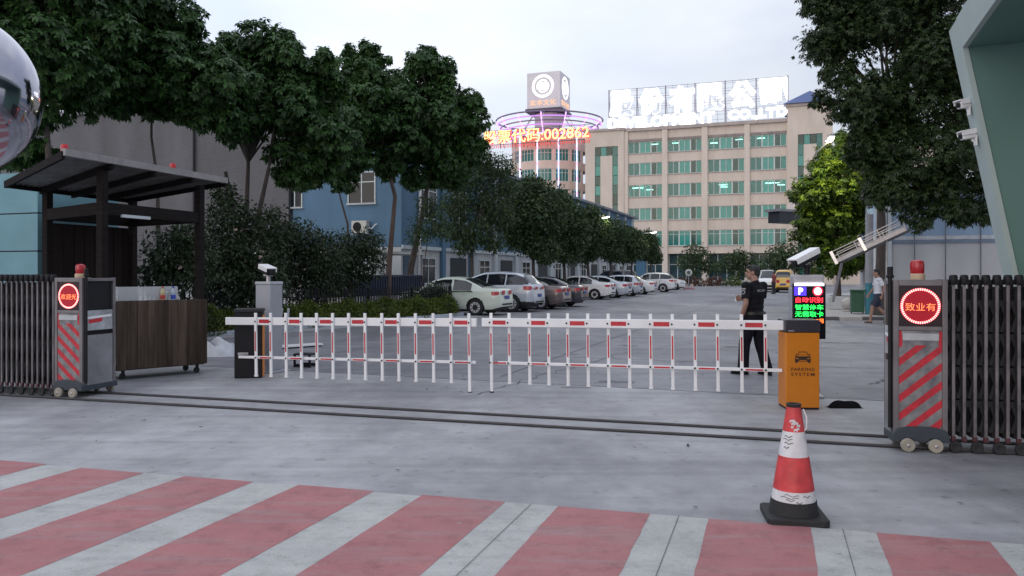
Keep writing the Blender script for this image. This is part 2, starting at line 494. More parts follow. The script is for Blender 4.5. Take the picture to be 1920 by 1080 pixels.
m_st, n_st, l_st, p_st = _nodes('oil_stain'); p_st.inputs['Base Color'].default_value = (.06, .06, .065, 1); p_st.inputs['Roughness'].default_value = .7; p_st.inputs['Alpha'].default_value = .30
struct('pavement_stain', sm, m_st)
struct('pavement_crack', ck, mat('crack_fill', (0.085, 0.085, 0.095), 0.9))

lf = MB()
for k in range(150):
    b_ = rng.uniform(5.2, 24); a_ = rng.uniform(-9, 3.5) - .25 * (b_ - 8)
    c_ = W(a_, b_, .012); an = rng.uniform(0, 6.28); L_ = rng.uniform(.012, .04)
    e1_ = Vector((math.cos(an), math.sin(an), .12)) * L_; e2_ = Vector((-math.sin(an), math.cos(an), -.1)) * L_ * .42
    lf.add([c_ - e1_, c_ + e2_ * .9, c_ + e1_ + Vector((0, 0, .004)), c_ - e2_], [(0, 1, 2, 3)])
tag(lf.build('leaf_litter', mat('dry_leaf', (.07, .055, .04), .8, ns=3, na=.5, island=.6)), 'scattered dry leaf bits on the concrete', 'litter', None, 'stuff')
# ------------------------------------------------------------------ gate track rails
def rail(name, p0, p1, label):
    d = (p1 - p0); rz = math.atan2(d.y, d.x)
    mb = MB().span(0, d.length, -.032, .032, .002, .010).span(0, d.length, -.013, .013, .010, .026, 1)
    o = mb.build(name, [M_dark, mat('rail_steel', (0.10, 0.10, 0.11), 0.45, metal=0.6)], loc=(p0.x, p0.y, 0), rot=(0, 0, rz))
    tag(o, label, 'rail', 'gate rails across the drive')
ra = G(200, 738); rb = G(1690, 822); dr = (rb - ra)
rail('gate_rail', ra - dr * .25, rb + dr * .3, 'thin dark gate rail across the concrete, on the barrier side')
ra = G(145, 750); rb = G(1690, 840); dr = (rb - ra)
rail('gate_rail', ra - dr * .25, rb + dr * .3, 'thin dark gate rail across the concrete, on the crossing side')

# ------------------------------------------------------------------ traffic cone
def traffic_cone():
    p = G(1488, 972)
    t = thing('traffic_cone', 'scuffed red and white traffic cone on a black square base', 'traffic cone', p, R(-9))
    MB().prism([(-.19, -.165), (-.165, -.19), (.165, -.19), (.19, -.165), (.19, .165), (.165, .19), (-.165, .19), (-.19, .165)], .0, .045).build('base', M_rub, t, bevel=.008)
    def rad(z): return .152 - (.152 - .040) * (z - .045) / .705
    m_r = mat('cone_red', (0.52, 0.045, 0.05), 0.45, ns=9, na=0.3, bump=.15, bs=30)
    m_w = mat('cone_white', (0.72, 0.72, 0.74), 0.45, ns=12, na=0.1, bump=.15, bs=30, col2=(0.55, 0.55, 0.57))
    def band(name, z0, z1, m, ex=0.0, top=False):
        pr = [(rad(z0) + ex, z0), (rad((z0 + z1) / 2) + ex, (z0 + z1) / 2), (rad(z1) + ex, z1)]
        mb = MB(); mb.lathe(pr, 36); return mb.build(name, m, t, smooth=True)
    band('black_collar', .046, .132, M_rub, .004)
    band('cone_body', .132, .20, m_w, 0.0)
    tag(band('red_band', .20, .415, m_r, .002), 'faded red reflective band')
    band('white_band', .415, .575, m_w, .001)
    band('red_tip', .575, .735, m_r, .001)
    MB().lathe([(.044, .730), (.047, .735), (.047, .752), (.034, .753), (.032, .70)], 24).build('tip_ring', M_rub, t, smooth=True)
    sc = MB()
    for z, ph, w_, th in ((.545, -2.2, .05, .004), (.527, -2.25, .06, .003), (.503, -2.15, .05, .004), (.475, -2.3, .03, .004), (.18, -1.85, .05, .003), (.165, -1.95, .06, .003), (.175, -1.1, .03, .003), (.15, -1.9, .03, .003), (.138, -1.5, .02, .004)):
        pts = []
        for i in range(6):
            a = ph + (i - 2.5) * w_ / .12 / 3; zz = z + .006 * math.sin(i * 1.7)
            pts.append(((rad(zz) + .003) * math.cos(a), (rad(zz) + .003) * math.sin(a), zz))
        sc.tube(pts, th / 2, 5)
    chp = MB()
    for k in range(10):
        a = -1.45 + rng.normal(0, .25); z = .615 + rng.normal(0, .022)
        r_ = rad(z) + .0025
        e = .007 + .008 * rng.random()
        chp.add([(r_ * math.cos(a - e / r_), r_ * math.sin(a - e / r_), z - e), (r_ * math.cos(a + e / r_), r_ * math.sin(a + e / r_), z - e * .6), (r_ * math.cos(a + e / r_), r_ * math.sin(a + e / r_), z + e), (r_ * math.cos(a - e / r_), r_ * math.sin(a - e / r_), z + e * .7)], [(0, 1, 2, 3)])
    sc.build('scuff_mark', [M_black, m_w], t); chp.build('paint_chip', m_w, t)
    MB().tube([(.055, -.02, .72), (.075, -.03, .67), (.074, -.03, .60), (.062, -.025, .58)], .0045, 6).build('carry_loop', M_white, t, smooth=True)
traffic_cone()

# ------------------------------------------------------------------ rising-arm barriers
def clip_poly(pts, x0, x1, y0, y1):
    for ax, lim, sg in ((0, x0, 1), (0, x1, -1), (1, y0, 1), (1, y1, -1)):
        out = []
        for i in range(len(pts)):
            a, b = pts[i], pts[(i + 1) % len(pts)]
            ia, ib = (a[ax] - lim) * sg >= 0, (b[ax] - lim) * sg >= 0
            if ia: out.append(a)
            if ia != ib:
                t = (lim - a[ax]) / (b[ax] - a[ax]); out.append((a[0] + (b[0] - a[0]) * t, a[1] + (b[1] - a[1]) * t))
        pts = out
        if not pts: return pts
    return pts

M_orange = mat('orange_coat', (0.62, 0.20, 0.012), 0.38, ns=3, na=0.08)
def barrier_arm(t, p0, p1, z0, z1, xs, behind):
    """p0 -> p1 ground positions of the two ends; xs = photo columns of the hanging bars"""
    d = Vector((p1.x - p0.x, p1.y - p0.y, 0)); L = d.length; e = d / L; nrm = Vector((e.y, -e.x, 0))   # nrm faces the camera
    def at(s): return p0 + e * s
    def s_of(px):
        tt = (px - HX) / F
        return (tt * p0.y - p0.x) / (e.x - tt * e.y)
    def zb(s): return z0 + (z1 - z0) * s / L
    I = Matrix(((e.x, -nrm.x, 0, 0), (e.y, -nrm.y, 0, 0), (0, 0, 1, 0), (0, 0, 0, 1)))       # local x along the arm, y away from the camera
    base = t.matrix_basis.inverted() @ Matrix.Translation((p0.x, p0.y, 0)) @ I
    sl = (z1 - z0) / L
    T = base @ Matrix.Translation((0, 0, z0)) @ Matrix.Rotation(-math.atan(sl), 4, 'Y')
    arm = MB().span(0, L, -.024, .024, -.056, .056, 0, T).build('boom', M_white, t, bevel=.006)
    low = MB().span(.22, L - .02, -.014, .014, -.556, -.518, 0, T).build('lower_rail', M_white, t, bevel=.004)
    ss = [s_of(x) for x in xs]
    yo = .040 if behind else -.040
    for i, s_ in enumerate(ss):
        long = (i == len(ss) - 1 and not behind) or (i == 0 and behind)
        zt, zbm = .125, (-.93 if long else -.79)
        Tb = T @ Matrix.Translation((s_, 0, 0))
        pk = MB().span(-.020, .020, yo - .013, yo + .013, zbm, zt, 0, Tb).build('hanging_bar', M_white, t, bevel=.004)
        fy = yo - .015
        MB().span(-.009, .009, fy - .002, fy, -.44, -.15, 0, Tb).build('red_strip', M_red, pk)
        b_ = MB()
        for zz in (0.0, -.537):
            f2 = -.056 if not behind or zz else -.027
            if zz and behind: f2 = -.018
            b_.lathe([(.0, 0), (.012, 0), (.012, .006), (.006, .010)], 10, (0, 0, 0), 0, Tb @ Matrix.Translation((0, f2, zz)) @ Matrix.Rotation(R(90), 4, 'X'))
        b_.build('bolt', M_black, pk)
        MB().span(-.023, .023, yo - .016, yo + .016, zbm - .028, zbm - .0005 if not long else zbm + .002, 0, Tb).build('bar_foot', M_rub if long else M_white, pk)
    for i in range(0, len(ss) - 1, 2):
        a, b_ = ss[i] + .045, ss[i + 1] - .03
        MB().span(a, b_, -.0275, -.0245, -.026, .028, 0, T).build('reflector', M_red, arm)
        MB().span(a, b_, -.0175, -.0145, -.548, -.528, 0, T).build('red_strip', M_red, low)
    return arm

# orange cabinet beside the lane
pr = G(1505, 768)
t = thing('barrier_gate', 'rising barrier with tall orange cabinet marked PARKING SYSTEM and slatted white arm', 'barrier', pr, -R(4))
cab = MB().span(-.198, .195, -.005, .33, .02, .905).build('cabinet', M_orange, t, bevel=.012)
MB().span(-.19, .188, .0, .325, .0, .02).build('plinth', M_black, t)
MB().span(-.203, .200, -.012, .335, .910, 1.055).build('cabinet_cap', mat('cap_dark', (0.035, 0.032, 0.045), 0.4), t, bevel=.010)
MB().span(-.17, -.10, -.016, -.0125, .918, .935).build('maker_plate', M_alu, t)
m_ink = mat('dark_print', (0.035, 0.018, 0.012), 0.6)
pic = MB()
def pp(pts, y=-.0075, m=0): pic.add([(x, y, z) for x, z in pts], [tuple(range(len(pts)))], m)
cz = .60
# printed car seen from the front: roof arc, windscreen, bonnet, lamps, bumper
pp([(-.060, cz + .048), (-.045, cz + .083), (.045, cz + .083), (.060, cz + .048), (.052, cz + .048), (.040, cz + .075), (-.040, cz + .075), (-.052, cz + .048)])
pp([(-.062, cz + .046), (.062, cz + .046), (.088, cz + .026), (.092, cz - .012), (-.092, cz - .012), (-.088, cz + .026)])
pp([(-.092, cz - .013), (.092, cz - .013), (.088, cz - .034), (-.088, cz - .034)])
pp([(-.088, cz - .034), (-.060, cz - .034), (-.062, cz - .050), (-.086, cz - .050)])
pp([(.088, cz - .034), (.060, cz - .034), (.062, cz - .050), (.086, cz - .050)])
pp([(-.085, cz + .048), (-.066, cz + .042), (-.066, cz + .054), (-.084, cz + .058)])
pp([(.085, cz + .048), (.066, cz + .042), (.066, cz + .054), (.084, cz + .058)])
for sx in (-1, 1):
    pp([(sx * .082, cz + .012), (sx * .048, cz + .002), (sx * .05, cz - .006), (sx * .08, cz + .0)], -.0085, 1)
pp([(-.046, cz - .018), (.046, cz - .018), (.040, cz - .026), (-.040, cz - .026)], -.0085, 1)
pp([(-.056, cz + .042), (.056, cz + .042), (.074, cz + .028), (-.074, cz + .028)], -.0085, 1)
text_mb('PARKING', .038, 0, .012, pic, 0, Matrix.Translation((0, -.0075, .475)), 1.15, .27)
text_mb('SYSTEM', .038, 0, .012, pic, 0, Matrix.Translation((0, -.0075, .415)), 1.3, .27)
pic.build('printed_emblem', [m_ink, M_orange], t)
mid = D(898, 0, 10.62); mid.z = 0
barrier_arm(t, D(904, 0, 10.60) * 1.0, Vector((pr.x - .19, pr.y + .10, 0)), .945, .985, [919, 953, 991, 1027, 1063, 1101, 1139.5, 1179, 1219, 1260, 1302.5, 1345, 1390, 1435], True)
MB().span(-.06, .06, .05, .15, .955, 1.03).build('arm_clamp', M_black, t)

pl = G(466, 709)
t = thing('barrier_gate', 'rising barrier with black cabinet and slatted white arm beside the grey camera post', 'barrier', pl, R(13))
MB().span(-.205, .205, -.02, .36, .0, 1.0).build('cabinet', [M_black], t, bevel=.012)
MB().span(-.215, .215, -.03, .37, 1.002, 1.06).build('cabinet_cap', M_dark, t, bevel=.015)
MB().span(.2065, .2125, -.018, .355, .02, .96).build('orange_panel', M_orange, t)
MB().span(-.15, .0, -.055, -.03, .36, .40).build('rail_bracket', M_alu, t)
Z = Vector((pl.x - .28, pl.y - .17, 0))
barrier_arm(t, Z, D(894, 0, 10.62), .885, .940, [482.6, 510.5, 539, 567.5, 596.5, 626.5, 656.5, 687, 718.5, 749.5, 781.5, 814.5, 847.5, 881.5], False)

# ------------------------------------------------------------------ camera posts
def bullet_camera(parent, T, L=.34, s=1.0, body=None):
    """camera housing along local -y with a sun hood; T places it in the parent's frame"""
    cam_o = MB().span(-.055 * s, .055 * s, -L * .48, L * .42, -.05 * s, .045 * s, 0, T).build('camera_housing', body or M_black, parent, bevel=.012)
    MB().prism([(-.075 * s, -L * .56), (.075 * s, -L * .56), (.07 * s, L * .46), (-.07 * s, L * .46)], .048 * s, .066 * s, 0, T).span(-.075 * s, -.066 * s, -L * .54, L * .44, .0, .049 * s, 0, T).span(.066 * s, .075 * s, -L * .54, L * .44, .0, .049 * s, 0, T).build('sun_hood', M_white, cam_o, bevel=.004)
    MB().lathe([(.0, 0), (.036 * s, 0), (.036 * s, .012), (.03 * s, .016)], 16, (0, 0, 0), 0, T @ Matrix.Translation((0, -L * .485, 0)) @ Matrix.Rotation(R(90), 4, 'X')).build('lens', M_glass_dark, cam_o)
    return cam_o
p = G(503, 697)
t = thing('camera_post', 'grey square post beside the black cabinet with a plate reading camera', 'camera post', p, -R(24))
MB().span(-.15, .15, -.13, .17, .03, 1.42).build('post', M_grey, t, bevel=.012)
MB().span(-.158, .158, -.138, .178, 1.422, 1.47).build('post_cap', mat('grey_cap', (.42, .43, .47), .45), t, bevel=.01)
MB().span(-.23, .26, -.19, .24, 0.003, .03).build('base_plate', M_grey, t, bevel=.005)
MB().tube([(0, 0, 1.47), (0, 0, 1.56)], .035, 10).box((0, 0, 1.575), (.10, .12, .03)).build('swivel_bracket', M_alu, t)
bullet_camera(t, Matrix.Translation((-.03, .0, 1.655)) @ Matrix.Rotation(R(60), 4, 'Z') @ Matrix.Rotation(R(9), 4, 'X'), .42, 1.15)

p = Vector(((1516 - HX) * 10.15 / F, 10.15, 0))
t = thing('display_post', 'lit parking display with green and red characters, standing behind the orange cabinet', 'display', p, -R(8))
MB().span(-.09, .09, .02, .16, .03, .84).build('column', M_grey, t)
MB().span(-.18, .18, -.06, .24, .003, .03).build('base_plate', M_grey, t)
bx = MB().span(-.205, .205, .0, .24, .76, 1.42).build('display_case', M_grey, t, bevel=.02)
scr = MB().span(-.205, .205, -.034, -.004, .76, 1.475).build('screen', mat('screen_black', (.006, .006, .01), .25), t, bevel=.01)
MB().span(-.19, .19, -.03, .23, 1.42, 1.585).build('head_box', mat('head_grey', (.40, .39, .42), .5), t, bevel=.025)
MB().span(-.18, .18, -.043, -.036, 1.445, 1.475).build('light_strip', emit('strip_white', (1.0, .93, 1.0), 6.0), scr, bevel=.002)
fy = -.0375
def lab(txt, h, w, x, z, m, off=.02, name='lettering'):
    text_mb(txt, h, .002, off, None, 0, Matrix.Translation((x, fy, z)), 1.0, w).build(name, m, scr)
e_r, e_g = emit('led_red', (1.0, .03, .05), 3.2), emit('led_green', (.02, 1.0, .12), 2.4)
lab('自动识别', .071, .335, 0, 1.262, e_r, .01)
lab('智慧停车', .071, .35, 0, 1.168, e_g, .012)
lab('无需取卡', .071, .35, 0, 1.080, e_g, .012)
lab('2019年07月', .06, .35, 0, .995, emit('led_orange', (1.0, .16, .03), 3.0), .02)
MB().span(-.185, -.035, fy - .001, fy + .003, 1.318, 1.432).build('parking_tile', emit('led_blue', (.10, .05, 1.0), 1.2), scr)
text_mb('P', .085, .002, .04, None, 0, Matrix.Translation((-.105, fy - .004, 1.375))).build('parking_letter', emit('led_white', (1, 1, 1), 3.0), scr)
dsk = MB()
for r_, y_, mi in ((.066, fy - .001, 0), (.047, fy - .004, 1)):
    dsk.add([(.105 + r_ * math.cos(2 * math.pi * k / 28), y_, 1.375 + r_ * math.sin(2 * math.pi * k / 28)) for k in range(28)], [tuple(range(28))], mi)
dsk.build('signal_disc', [emit('led_red_dim', (.9, .02, .08), .9), emit('led_pink', (1.0, .75, .78), 3.0)], scr)
MB().span(.2065, .225, .06, .16, 1.30, 1.42).build('side_speaker', M_alu, t)
MB().tube([(0, .08, 1.585), (0, .08, 1.69)], .04, 10).box((0, .08, 1.70), (.11, .14, .03)).build('swivel_bracket', M_black, t)
bullet_camera(t, Matrix.Translation((-.02, .06, 1.80)) @ Matrix.Rotation(R(-58), 4, 'Z') @ Matrix.Rotation(R(22), 4, 'X'), .42, 1.15)

# ------------------------------------------------------------------ retractable gates
GT = R(17)
UG = Vector((math.cos(GT), -math.sin(GT), 0)); VG = Vector((math.sin(GT), math.cos(GT), 0))
M_panel = mat('scuffed_mirror_panel', (.36, .36, .36), .35, metal=.5, ns=7, col2=(.12, .12, .14))
M_frame = mat('gate_frame_alu', (.19, .175, .185), .42, metal=.5, ns=3, na=.3)
M_caster = mat('caster_tan', (.33, .30, .25), .6)
M_beacon = mat('beacon_red', (.42, .012, .02), .25, spec=.6)
M_cream = mat('cream_plastic', (.50, .36, .24), .5)
e_dot = emit('led_ring', (1.0, .30, .28), 4.0); e_bk = emit('led_back', (.75, .0, .03), .28); e_txt = emit('led_amber', (1.0, .28, .10), 2.2)
def retractable_gate(name, label, org, side, n, word, pitch=.088, yaw=GT, dp=.52):
    t = thing(name, label, 'gate', org, -yaw, 'folding gates drawn back beside the drive')
    w = .225
    # cabinet
    MB().span(-w + .03, w - .03, .02, dp + .02, .10, 1.50).build('cabinet', M_black, t)
    fr = MB().span(-w, -w + .045, -.02, .03, .16, 1.545).span(w - .045, w, -.02, .03, .16, 1.545).span(-w + .046, w - .046, -.02, .03, 1.49, 1.545).span(-w + .046, w - .046, -.018, .03, 1.085, 1.125)
    for x in (-w + .018, w - .018): fr.span(x - .018, x + .018, dp - .02, dp + .025, .16, 1.545)
    fr.span(-w + .001, -w + .036, .031, dp - .021, 1.50, 1.54).span(w - .036, w - .001, .031, dp - .021, 1.50, 1.54)
    fr.build('cabinet_frame', M_frame, t, bevel=.005)
    lp = MB().span(-w + .047, w - .047, -.008, .018, 1.127, 1.488).build('display_panel', mat('display_black', (.02, .006, .01), .3), t)
    MB().add([(0 + .172 * math.cos(2 * math.pi * k / 40), -.0095, 1.308 + .165 * math.sin(2 * math.pi * k / 40)) for k in range(40)], [tuple(range(40))]).build('display_glow', e_bk, lp)
    rg = MB()
    for k in range(52):
        a = 2 * math.pi * k / 52
        T = Matrix.Translation((.155 * math.cos(a), -.0105, 1.308 + .150 * math.sin(a))) @ Matrix.Rotation(-a, 4, 'Y')
        rg.span(-.0095, .0095, -.004, .0, -.0052, .0052, 0, T)
    rg.build('light_ring', e_dot, lp)
    text_mb(word, .070, .002, -.012, None, 0, Matrix.Translation((0, -.0125, 1.300)), 1.0, .250).build('lettering', e_txt, lp)
    MB().span(-.15, .15, -.022, -.012, 1.00, 1.062).build('name_plate', mat('plate_silver', (.46, .48, .50), .35, metal=.4), t)
    x0, x1, z0, z1 = -w + .047, w - .047, .20, 1.083
    wp = MB().span(x0, x1, -.010, .018, z0, z1).build('warning_panel', M_panel, t)
    st = MB()
    for k in range(-3, 9):
        zz = .02 + k * .165
        sgn = 1
        q = [(x0 - .1, zz), (x1 + .1, zz + .30 * 1.55 * 1.0), (x1 + .1, zz + .30 * 1.55 + .072), (x0 - .1, zz + .072)]
        if side < 0: q = [(-a, b) for a, b in q][::-1]
        q = clip_poly(q, x0, x1, z0, .955)
        if len(q) > 2: st.add([(a, -.012, b) for a, b in q], [tuple(range(len(q)))])
    st.add([(x0, -.012, .955), (x0 + .03, -.012, .955), (x0 + .022, -.012, 1.083), (x0, -.012, 1.083)], [(0, 1, 2, 3)])
    st.add([(x1, -.012, .955), (x1, -.012, 1.083), (x1 - .022, -.012, 1.083), (x1 - .03, -.012, .955)], [(0, 1, 2, 3)])
    st.build('warning_stripes', M_red, wp)
    # end face seen beside the opening
    ex = -w * side
    def ef(x, y0, y1, zz0, zz1, nm, m):
        return MB().span(min(ex, ex + x * -side), max(ex, ex + x * -side), y0, y1, zz0, zz1).build(nm, m, t)
    ef(.008, .06, dp - .04, .14, .80, 'end_panel', mat('dull_white_panel', (.21, .21, .225), .45, ns=3, na=.3))
    pq = ef(.008, .06, dp - .04, .86, 1.12, 'picture_panel', mat('picture_grey', (.34, .36, .38), .4, ns=5, na=.4))
    s0 = ex - .0095 * side
    MB().add([(s0, .08, 1.0), (s0, dp * .6, 1.02), (s0, dp * .58, .97), (s0, .08, .95)], [(0, 1, 2, 3)]).build('red_flash', M_red, pq)
    MB().add([(s0, .06, 1.04), (s0, dp - .06, 1.06), (s0, dp - .06, 1.03), (s0, .06, 1.01)], [(0, 1, 2, 3)]).build('white_flash', M_white, pq)
    # chassis, wheels, beacon, end post
    ch = MB(); pf = [(-w - .012, .085), (-w - .012, .15), (-w + .02, .20), (-.10, .225), (.10, .225), (w - .02, .20), (w + .012, .15), (w + .012, .085), (.17, .085), (.14, .12), (.08, .12), (.05, .09), (-.05, .09), (-.08, .12), (-.14, .12), (-.17, .085)]
    ch.prism(pf, 0, dp + (.08 if dp > .4 else .02), 0, Matrix(((1, 0, 0, 0), (0, 0, 1, -.035), (0, 1, 0, 0), (0, 0, 0, 1))))
    ch.build('chassis', mat('chassis_slate', (.035, .045, .06), .5, ns=5), t, bevel=.006)
    for x in (-.115, .115):
        for y in (-.055, dp + .04):
            T = Matrix.Translation((x, y, .062)) @ Matrix.Rotation(R(90), 4, 'X')
            wh = MB().lathe([(.03, -.022), (.054, -.022), (.062, -.012), (.062, .012), (.054, .022), (.03, .022)], 24, (0, 0, 0), 0, T).build('wheel', M_caster, t, smooth=True)
            MB().lathe([(.0, -.026), (.016, -.026), (.016, .027), (.006, .030)], 12, (0, 0, 0), 0, T).build('hub', M_alu, wh)
    bc = MB().lathe([(.062, 1.546), (.062, 1.585), (.056, 1.60)], 20, (0.02, .15, 0)).build('beacon_base', M_cream, t, smooth=True)
    MB().lathe([(.055, 1.601), (.060, 1.61), (.060, 1.69), (.052, 1.715), (.03, 1.726), (.001, 1.728)], 20, (0.02, .16, 0)).build('beacon', M_beacon, t, smooth=True)
    MB().tube([(-(w + .018) * side, .03, .2), (-(w + .018) * side, .03, 1.56)], .018, 8).lathe([(.024, 1.56), (.034, 1.565), (.034, 1.585), (.026, 1.59), (.026, 1.66), (.02, 1.664)], 12, (-(w + .018) * side, .03, 0)).build('end_post', M_black, t, smooth=True)
    # folded bays
    for k in range(n):
        x = (w + .055 + k * pitch) * side
        y0, y1 = .02, max(.42, dp - .02)
        f = MB().span(x - .013, x + .013, y0 - .012, y0 + .012, .10, 1.50).span(x - .017, x + .017, y1 - .012, y1 + .012, .10, 1.50)
        f.build('gate_post', mat('gate_post_alu', (.17, .155, .165), .45, metal=.4, ns=2.5, na=.45, stretch=(1, 1, 1.5)), t, bevel=.004)
        cp = MB().span(x - .026, x + .026, y0 - .03, y1 + .03, 1.502, 1.545).lathe([(.030, 0), (.036, .01), (.036, .07), (.028, .088), (.001, .09)], 12, (x, y0, 1.50))
        cp.build('post_cap', M_black, t, smooth=True)
        lk = MB()
        for zz in (.32, .62, .92, 1.22):
            for yy in (y0 + .035, y1 - .035):
                lk.bar((x - pitch * .45, yy, zz - .14), (x + pitch * .45, yy, zz + .14), .008, .03)
                lk.bar((x - pitch * .45, yy + .010, zz + .14), (x + pitch * .45, yy + .010, zz - .14), .008, .03)
        lk.span(x - .02, x + .02, y0 + .05, y1 - .05, .13, .17).span(x - .014, x + .014, y0 + .06, y0 + .09, .17, 1.48).span(x - .014, x + .014, y1 - .13, y1 - .10, .17, 1.48)
        lk.span(x - .042, x + .030, .16, .175, .2, 1.46).span(x - .030, x + .042, .33, .345, .2, 1.46)
        lk.build('scissor_link', M_dark, t)
        MB().span(x - .018, x + .018, y0 - .014, y0 + .014, .10, .145).build('red_ferrule', mat('ferrule', (.07, .018, .022), .6), t)
        if k % 2 == 0:
            T = Matrix.Translation((x + .01, y0 - .03, .055)) @ Matrix.Rotation(R(90), 4, 'X')
            MB().lathe([(.02, -.012), (.032, -.018), (.050, -.016), (.055, 0), (.050, .016), (.032, .018), (.02, .012)], 18, (0, 0, 0), 0, T).build('caster', M_rub, t, smooth=True)
    return t
retractable_gate('retractable_gate', 'folding gate with round red display, big red beacon and striped panel, beside the green wall', Vector((3.675, 7.10, 0)), 1, 22, '致业有', yaw=R(12), dp=.30)
retractable_gate('retractable_gate', 'folding gate with small oval-looking red display, beside the dark timber shelter', Vector((-5.74, 10.22, 0)), -1, 16, '欢迎光')

# ------------------------------------------------------------------ main office block at the end of the drive
FB = 125.8                                       # its facade stands on this line across the drive
M_beige = mat('beige_render', (0.71, 0.615, 0.535), .75, ns=.55, na=.10, stretch=(1.4, 1.4, .35), col2=(.58, .495, .43), detail=9)
M_beige2 = mat('beige_pilaster', (0.74, 0.64, 0.56), .75, ns=.7, stretch=(1.4, 1.4, .3), col2=(.61, .525, .46), detail=9)
M_stain = mat('stained_render', (.36, .30, .28), .8, ns=1.2, stretch=(2, 2, .4), col2=(.20, .17, .165))
M_room = mat('room_dim', (.09, .14, .14), .8, ns=.6)
M_wframe = mat('window_frame', (.55, .60, .60), .45)
def tealglass():
    m, n, l, p = _nodes('teal_glass')
    ge = n.new('ShaderNodeNewGeometry')
    rp = n.new('ShaderNodeValToRGB'); rp.color_ramp.interpolation = 'LINEAR'
    el = rp.color_ramp.elements
    el[0].position = 0.0; el[0].color = (.008, .028, .032, 1)
    el[1].position = 1.0; el[1].color = (.06, .46, .40, 1)
    e2 = el.new(.45); e2.color = (.03, .19, .175, 1)
    l.new(ge.outputs['Random Per Island'], rp.inputs['Fac'])
    tc = n.new('ShaderNodeTexCoord'); wv = n.new('ShaderNodeTexWave')       # hanging curtains behind the tint
    wv.inputs['Scale'].default_value = 1.7; wv.inputs['Distortion'].default_value = 2.5; wv.inputs['Detail'].default_value = 2
    l.new(tc.outputs['Object'], wv.inputs['Vector'])
    mr = n.new('ShaderNodeMapRange'); mr.inputs[3].default_value = .72; mr.inputs[4].default_value = 1.1
    l.new(wv.outputs['Fac'], mr.inputs[0])
    mm = n.new('ShaderNodeMixRGB'); mm.blend_type = 'MULTIPLY'; mm.inputs['Fac'].default_value = 1
    l.new(rp.outputs['Color'], mm.inputs[1]); l.new(mr.outputs[0], mm.inputs[2])
    l.new(mm.outputs['Color'], p.inputs['Base Color'])
    p.inputs['Roughness'].default_value = .12; p.inputs['Specular IOR Level'].default_value = .6
    tr = n.new('ShaderNodeBsdfTransparent'); tr.inputs['Color'].default_value = (.55, .85, .80, 1)
    mx = n.new('ShaderNodeMixShader'); mx.inputs['Fac'].default_value = .28
    l.new(p.outputs['BSDF'], mx.inputs[1]); l.new(tr.outputs[0], mx.inputs[2])
    l.new(mx.outputs[0], n['Material Output'].inputs['Surface'])
    MATS['teal_glass'] = m
    return m
M_teal = tealglass()
e_tube = emit('ceiling_tube', (1.0, .90, .86), 34)
aL = on_b(1099, FB)[0]
def fx(px): return on_b(px, FB)[0] - aL
office = thing('office_building', 'beige five storey office block with teal ribbon windows at the end of the drive', 'building', W(aL, FB), -TH)
rows = [(20.9, 22.75), (17.4, 19.35), (13.9, 15.85), (10.15, 12.1), (6.0, 8.4)]
bays = [(1178, 1242), (1252, 1316), (1327, 1396), (1406, 1475)]
bx_ = [(fx(a), fx(b)) for a, b in bays]
x0m, x1m = bx_[0][0], bx_[-1][1]
wl_ = MB()
zz = [24.5] + [z for r_ in rows for z in r_[::-1]] + [4.75]
for i in range(0, len(zz), 2):                   # spandrel bands with their floor slabs
    wl_.span(x0m, x1m, .0, 6.0, zz[i + 1], zz[i])
wl_.span(x0m, x1m, 6.01, 16, 0, 24.5)
wl_.build('wall', M_beige, office)
pl_x = [(x0m - .9, x0m)] + [(bx_[i][1], bx_[i + 1][0]) for i in range(3)] + [(x1m, x1m + .35)]
for i, (a, b) in enumerate(pl_x):
    MB().span(a, b, -.35, 6.0, 0, 24.45).build('pilaster', M_beige2, office)
MB().span(x0m - 1, x1m + .3, -.45, 5.9, 24.46, 24.95).build('parapet', mat('parapet_stone', (.52, .45, .41), .8, ns=1, stretch=(1, 1, .3), col2=(.36, .31, .29)), office)
for a, b in bx_:
    MB().span(a + .003, b - .003, -.12, 1.2, 22.78, 23.15).build('rain_stain_band', M_stain, office)
def ribbon(parent, a, b, z0, z1, groups=3, lamps=0, top=False, seed=0):
    fr, gl = MB(), MB()
    rr = random.Random(seed)
    fr.span(a, b, .10, .16, z0, z0 + .07).span(a, b, .10, .16, z1 - .07, z1)
    if top: fr.span(a, b, .10, .16, z1 - .62, z1 - .55)
    n = groups * 2
    for k in range(n + 1):
        x = a + (b - a) * k / n
        wd = .10 if k % 2 == 0 else .04
        fr.span(max(a, x - wd), min(b, x + wd), .09, .17, z0 + .071, z1 - .071)
    for k in range(n):
        xa, xb = a + (b - a) * k / n, a + (b - a) * (k + 1) / n
        yy = .13 + .012 * (k % 2)
        gl.span(xa, xb, yy, yy + .008, z0 + .03, z1 - .03)
    g = gl.build('window', M_teal, parent)
    fr.build('window_frame', M_wframe, g)
    MB().span(a, b, -.14, -.003, z0 - .10, z0 - .002).build('sill', mat('sill_grey', (.42, .38, .37), .7), g)
    MB().span(a, b, 2.6, 2.65, z0 + .03, z1).build('curtain_wall', M_room, g)
    if lamps:
        lm = MB()
        for q in range(lamps):
            x = a + (b - a) * (.12 + .76 * rr.random())
            lm.span(x - .55, x + .55, .26 + .3 * rr.random(), .62, z1 - .5 - .35 * (q % 2), z1 - .36 - .35 * (q % 2))
        lm.build('lit_ceiling_lamp', e_tube, g)
lampmap = {(0, 0): 1, (0, 1): 1, (0, 2): 2, (0, 3): 1, (2, 0): 3, (2, 2): 3, (2, 3): 3}
for ri, (z0, z1) in enumerate(rows):
    for bi, (a, b) in enumerate(bx_):
        ribbon(office, a, b, z0, z1, 3, lampmap.get((ri, bi), 0), ri == 4, seed=ri * 7 + bi)
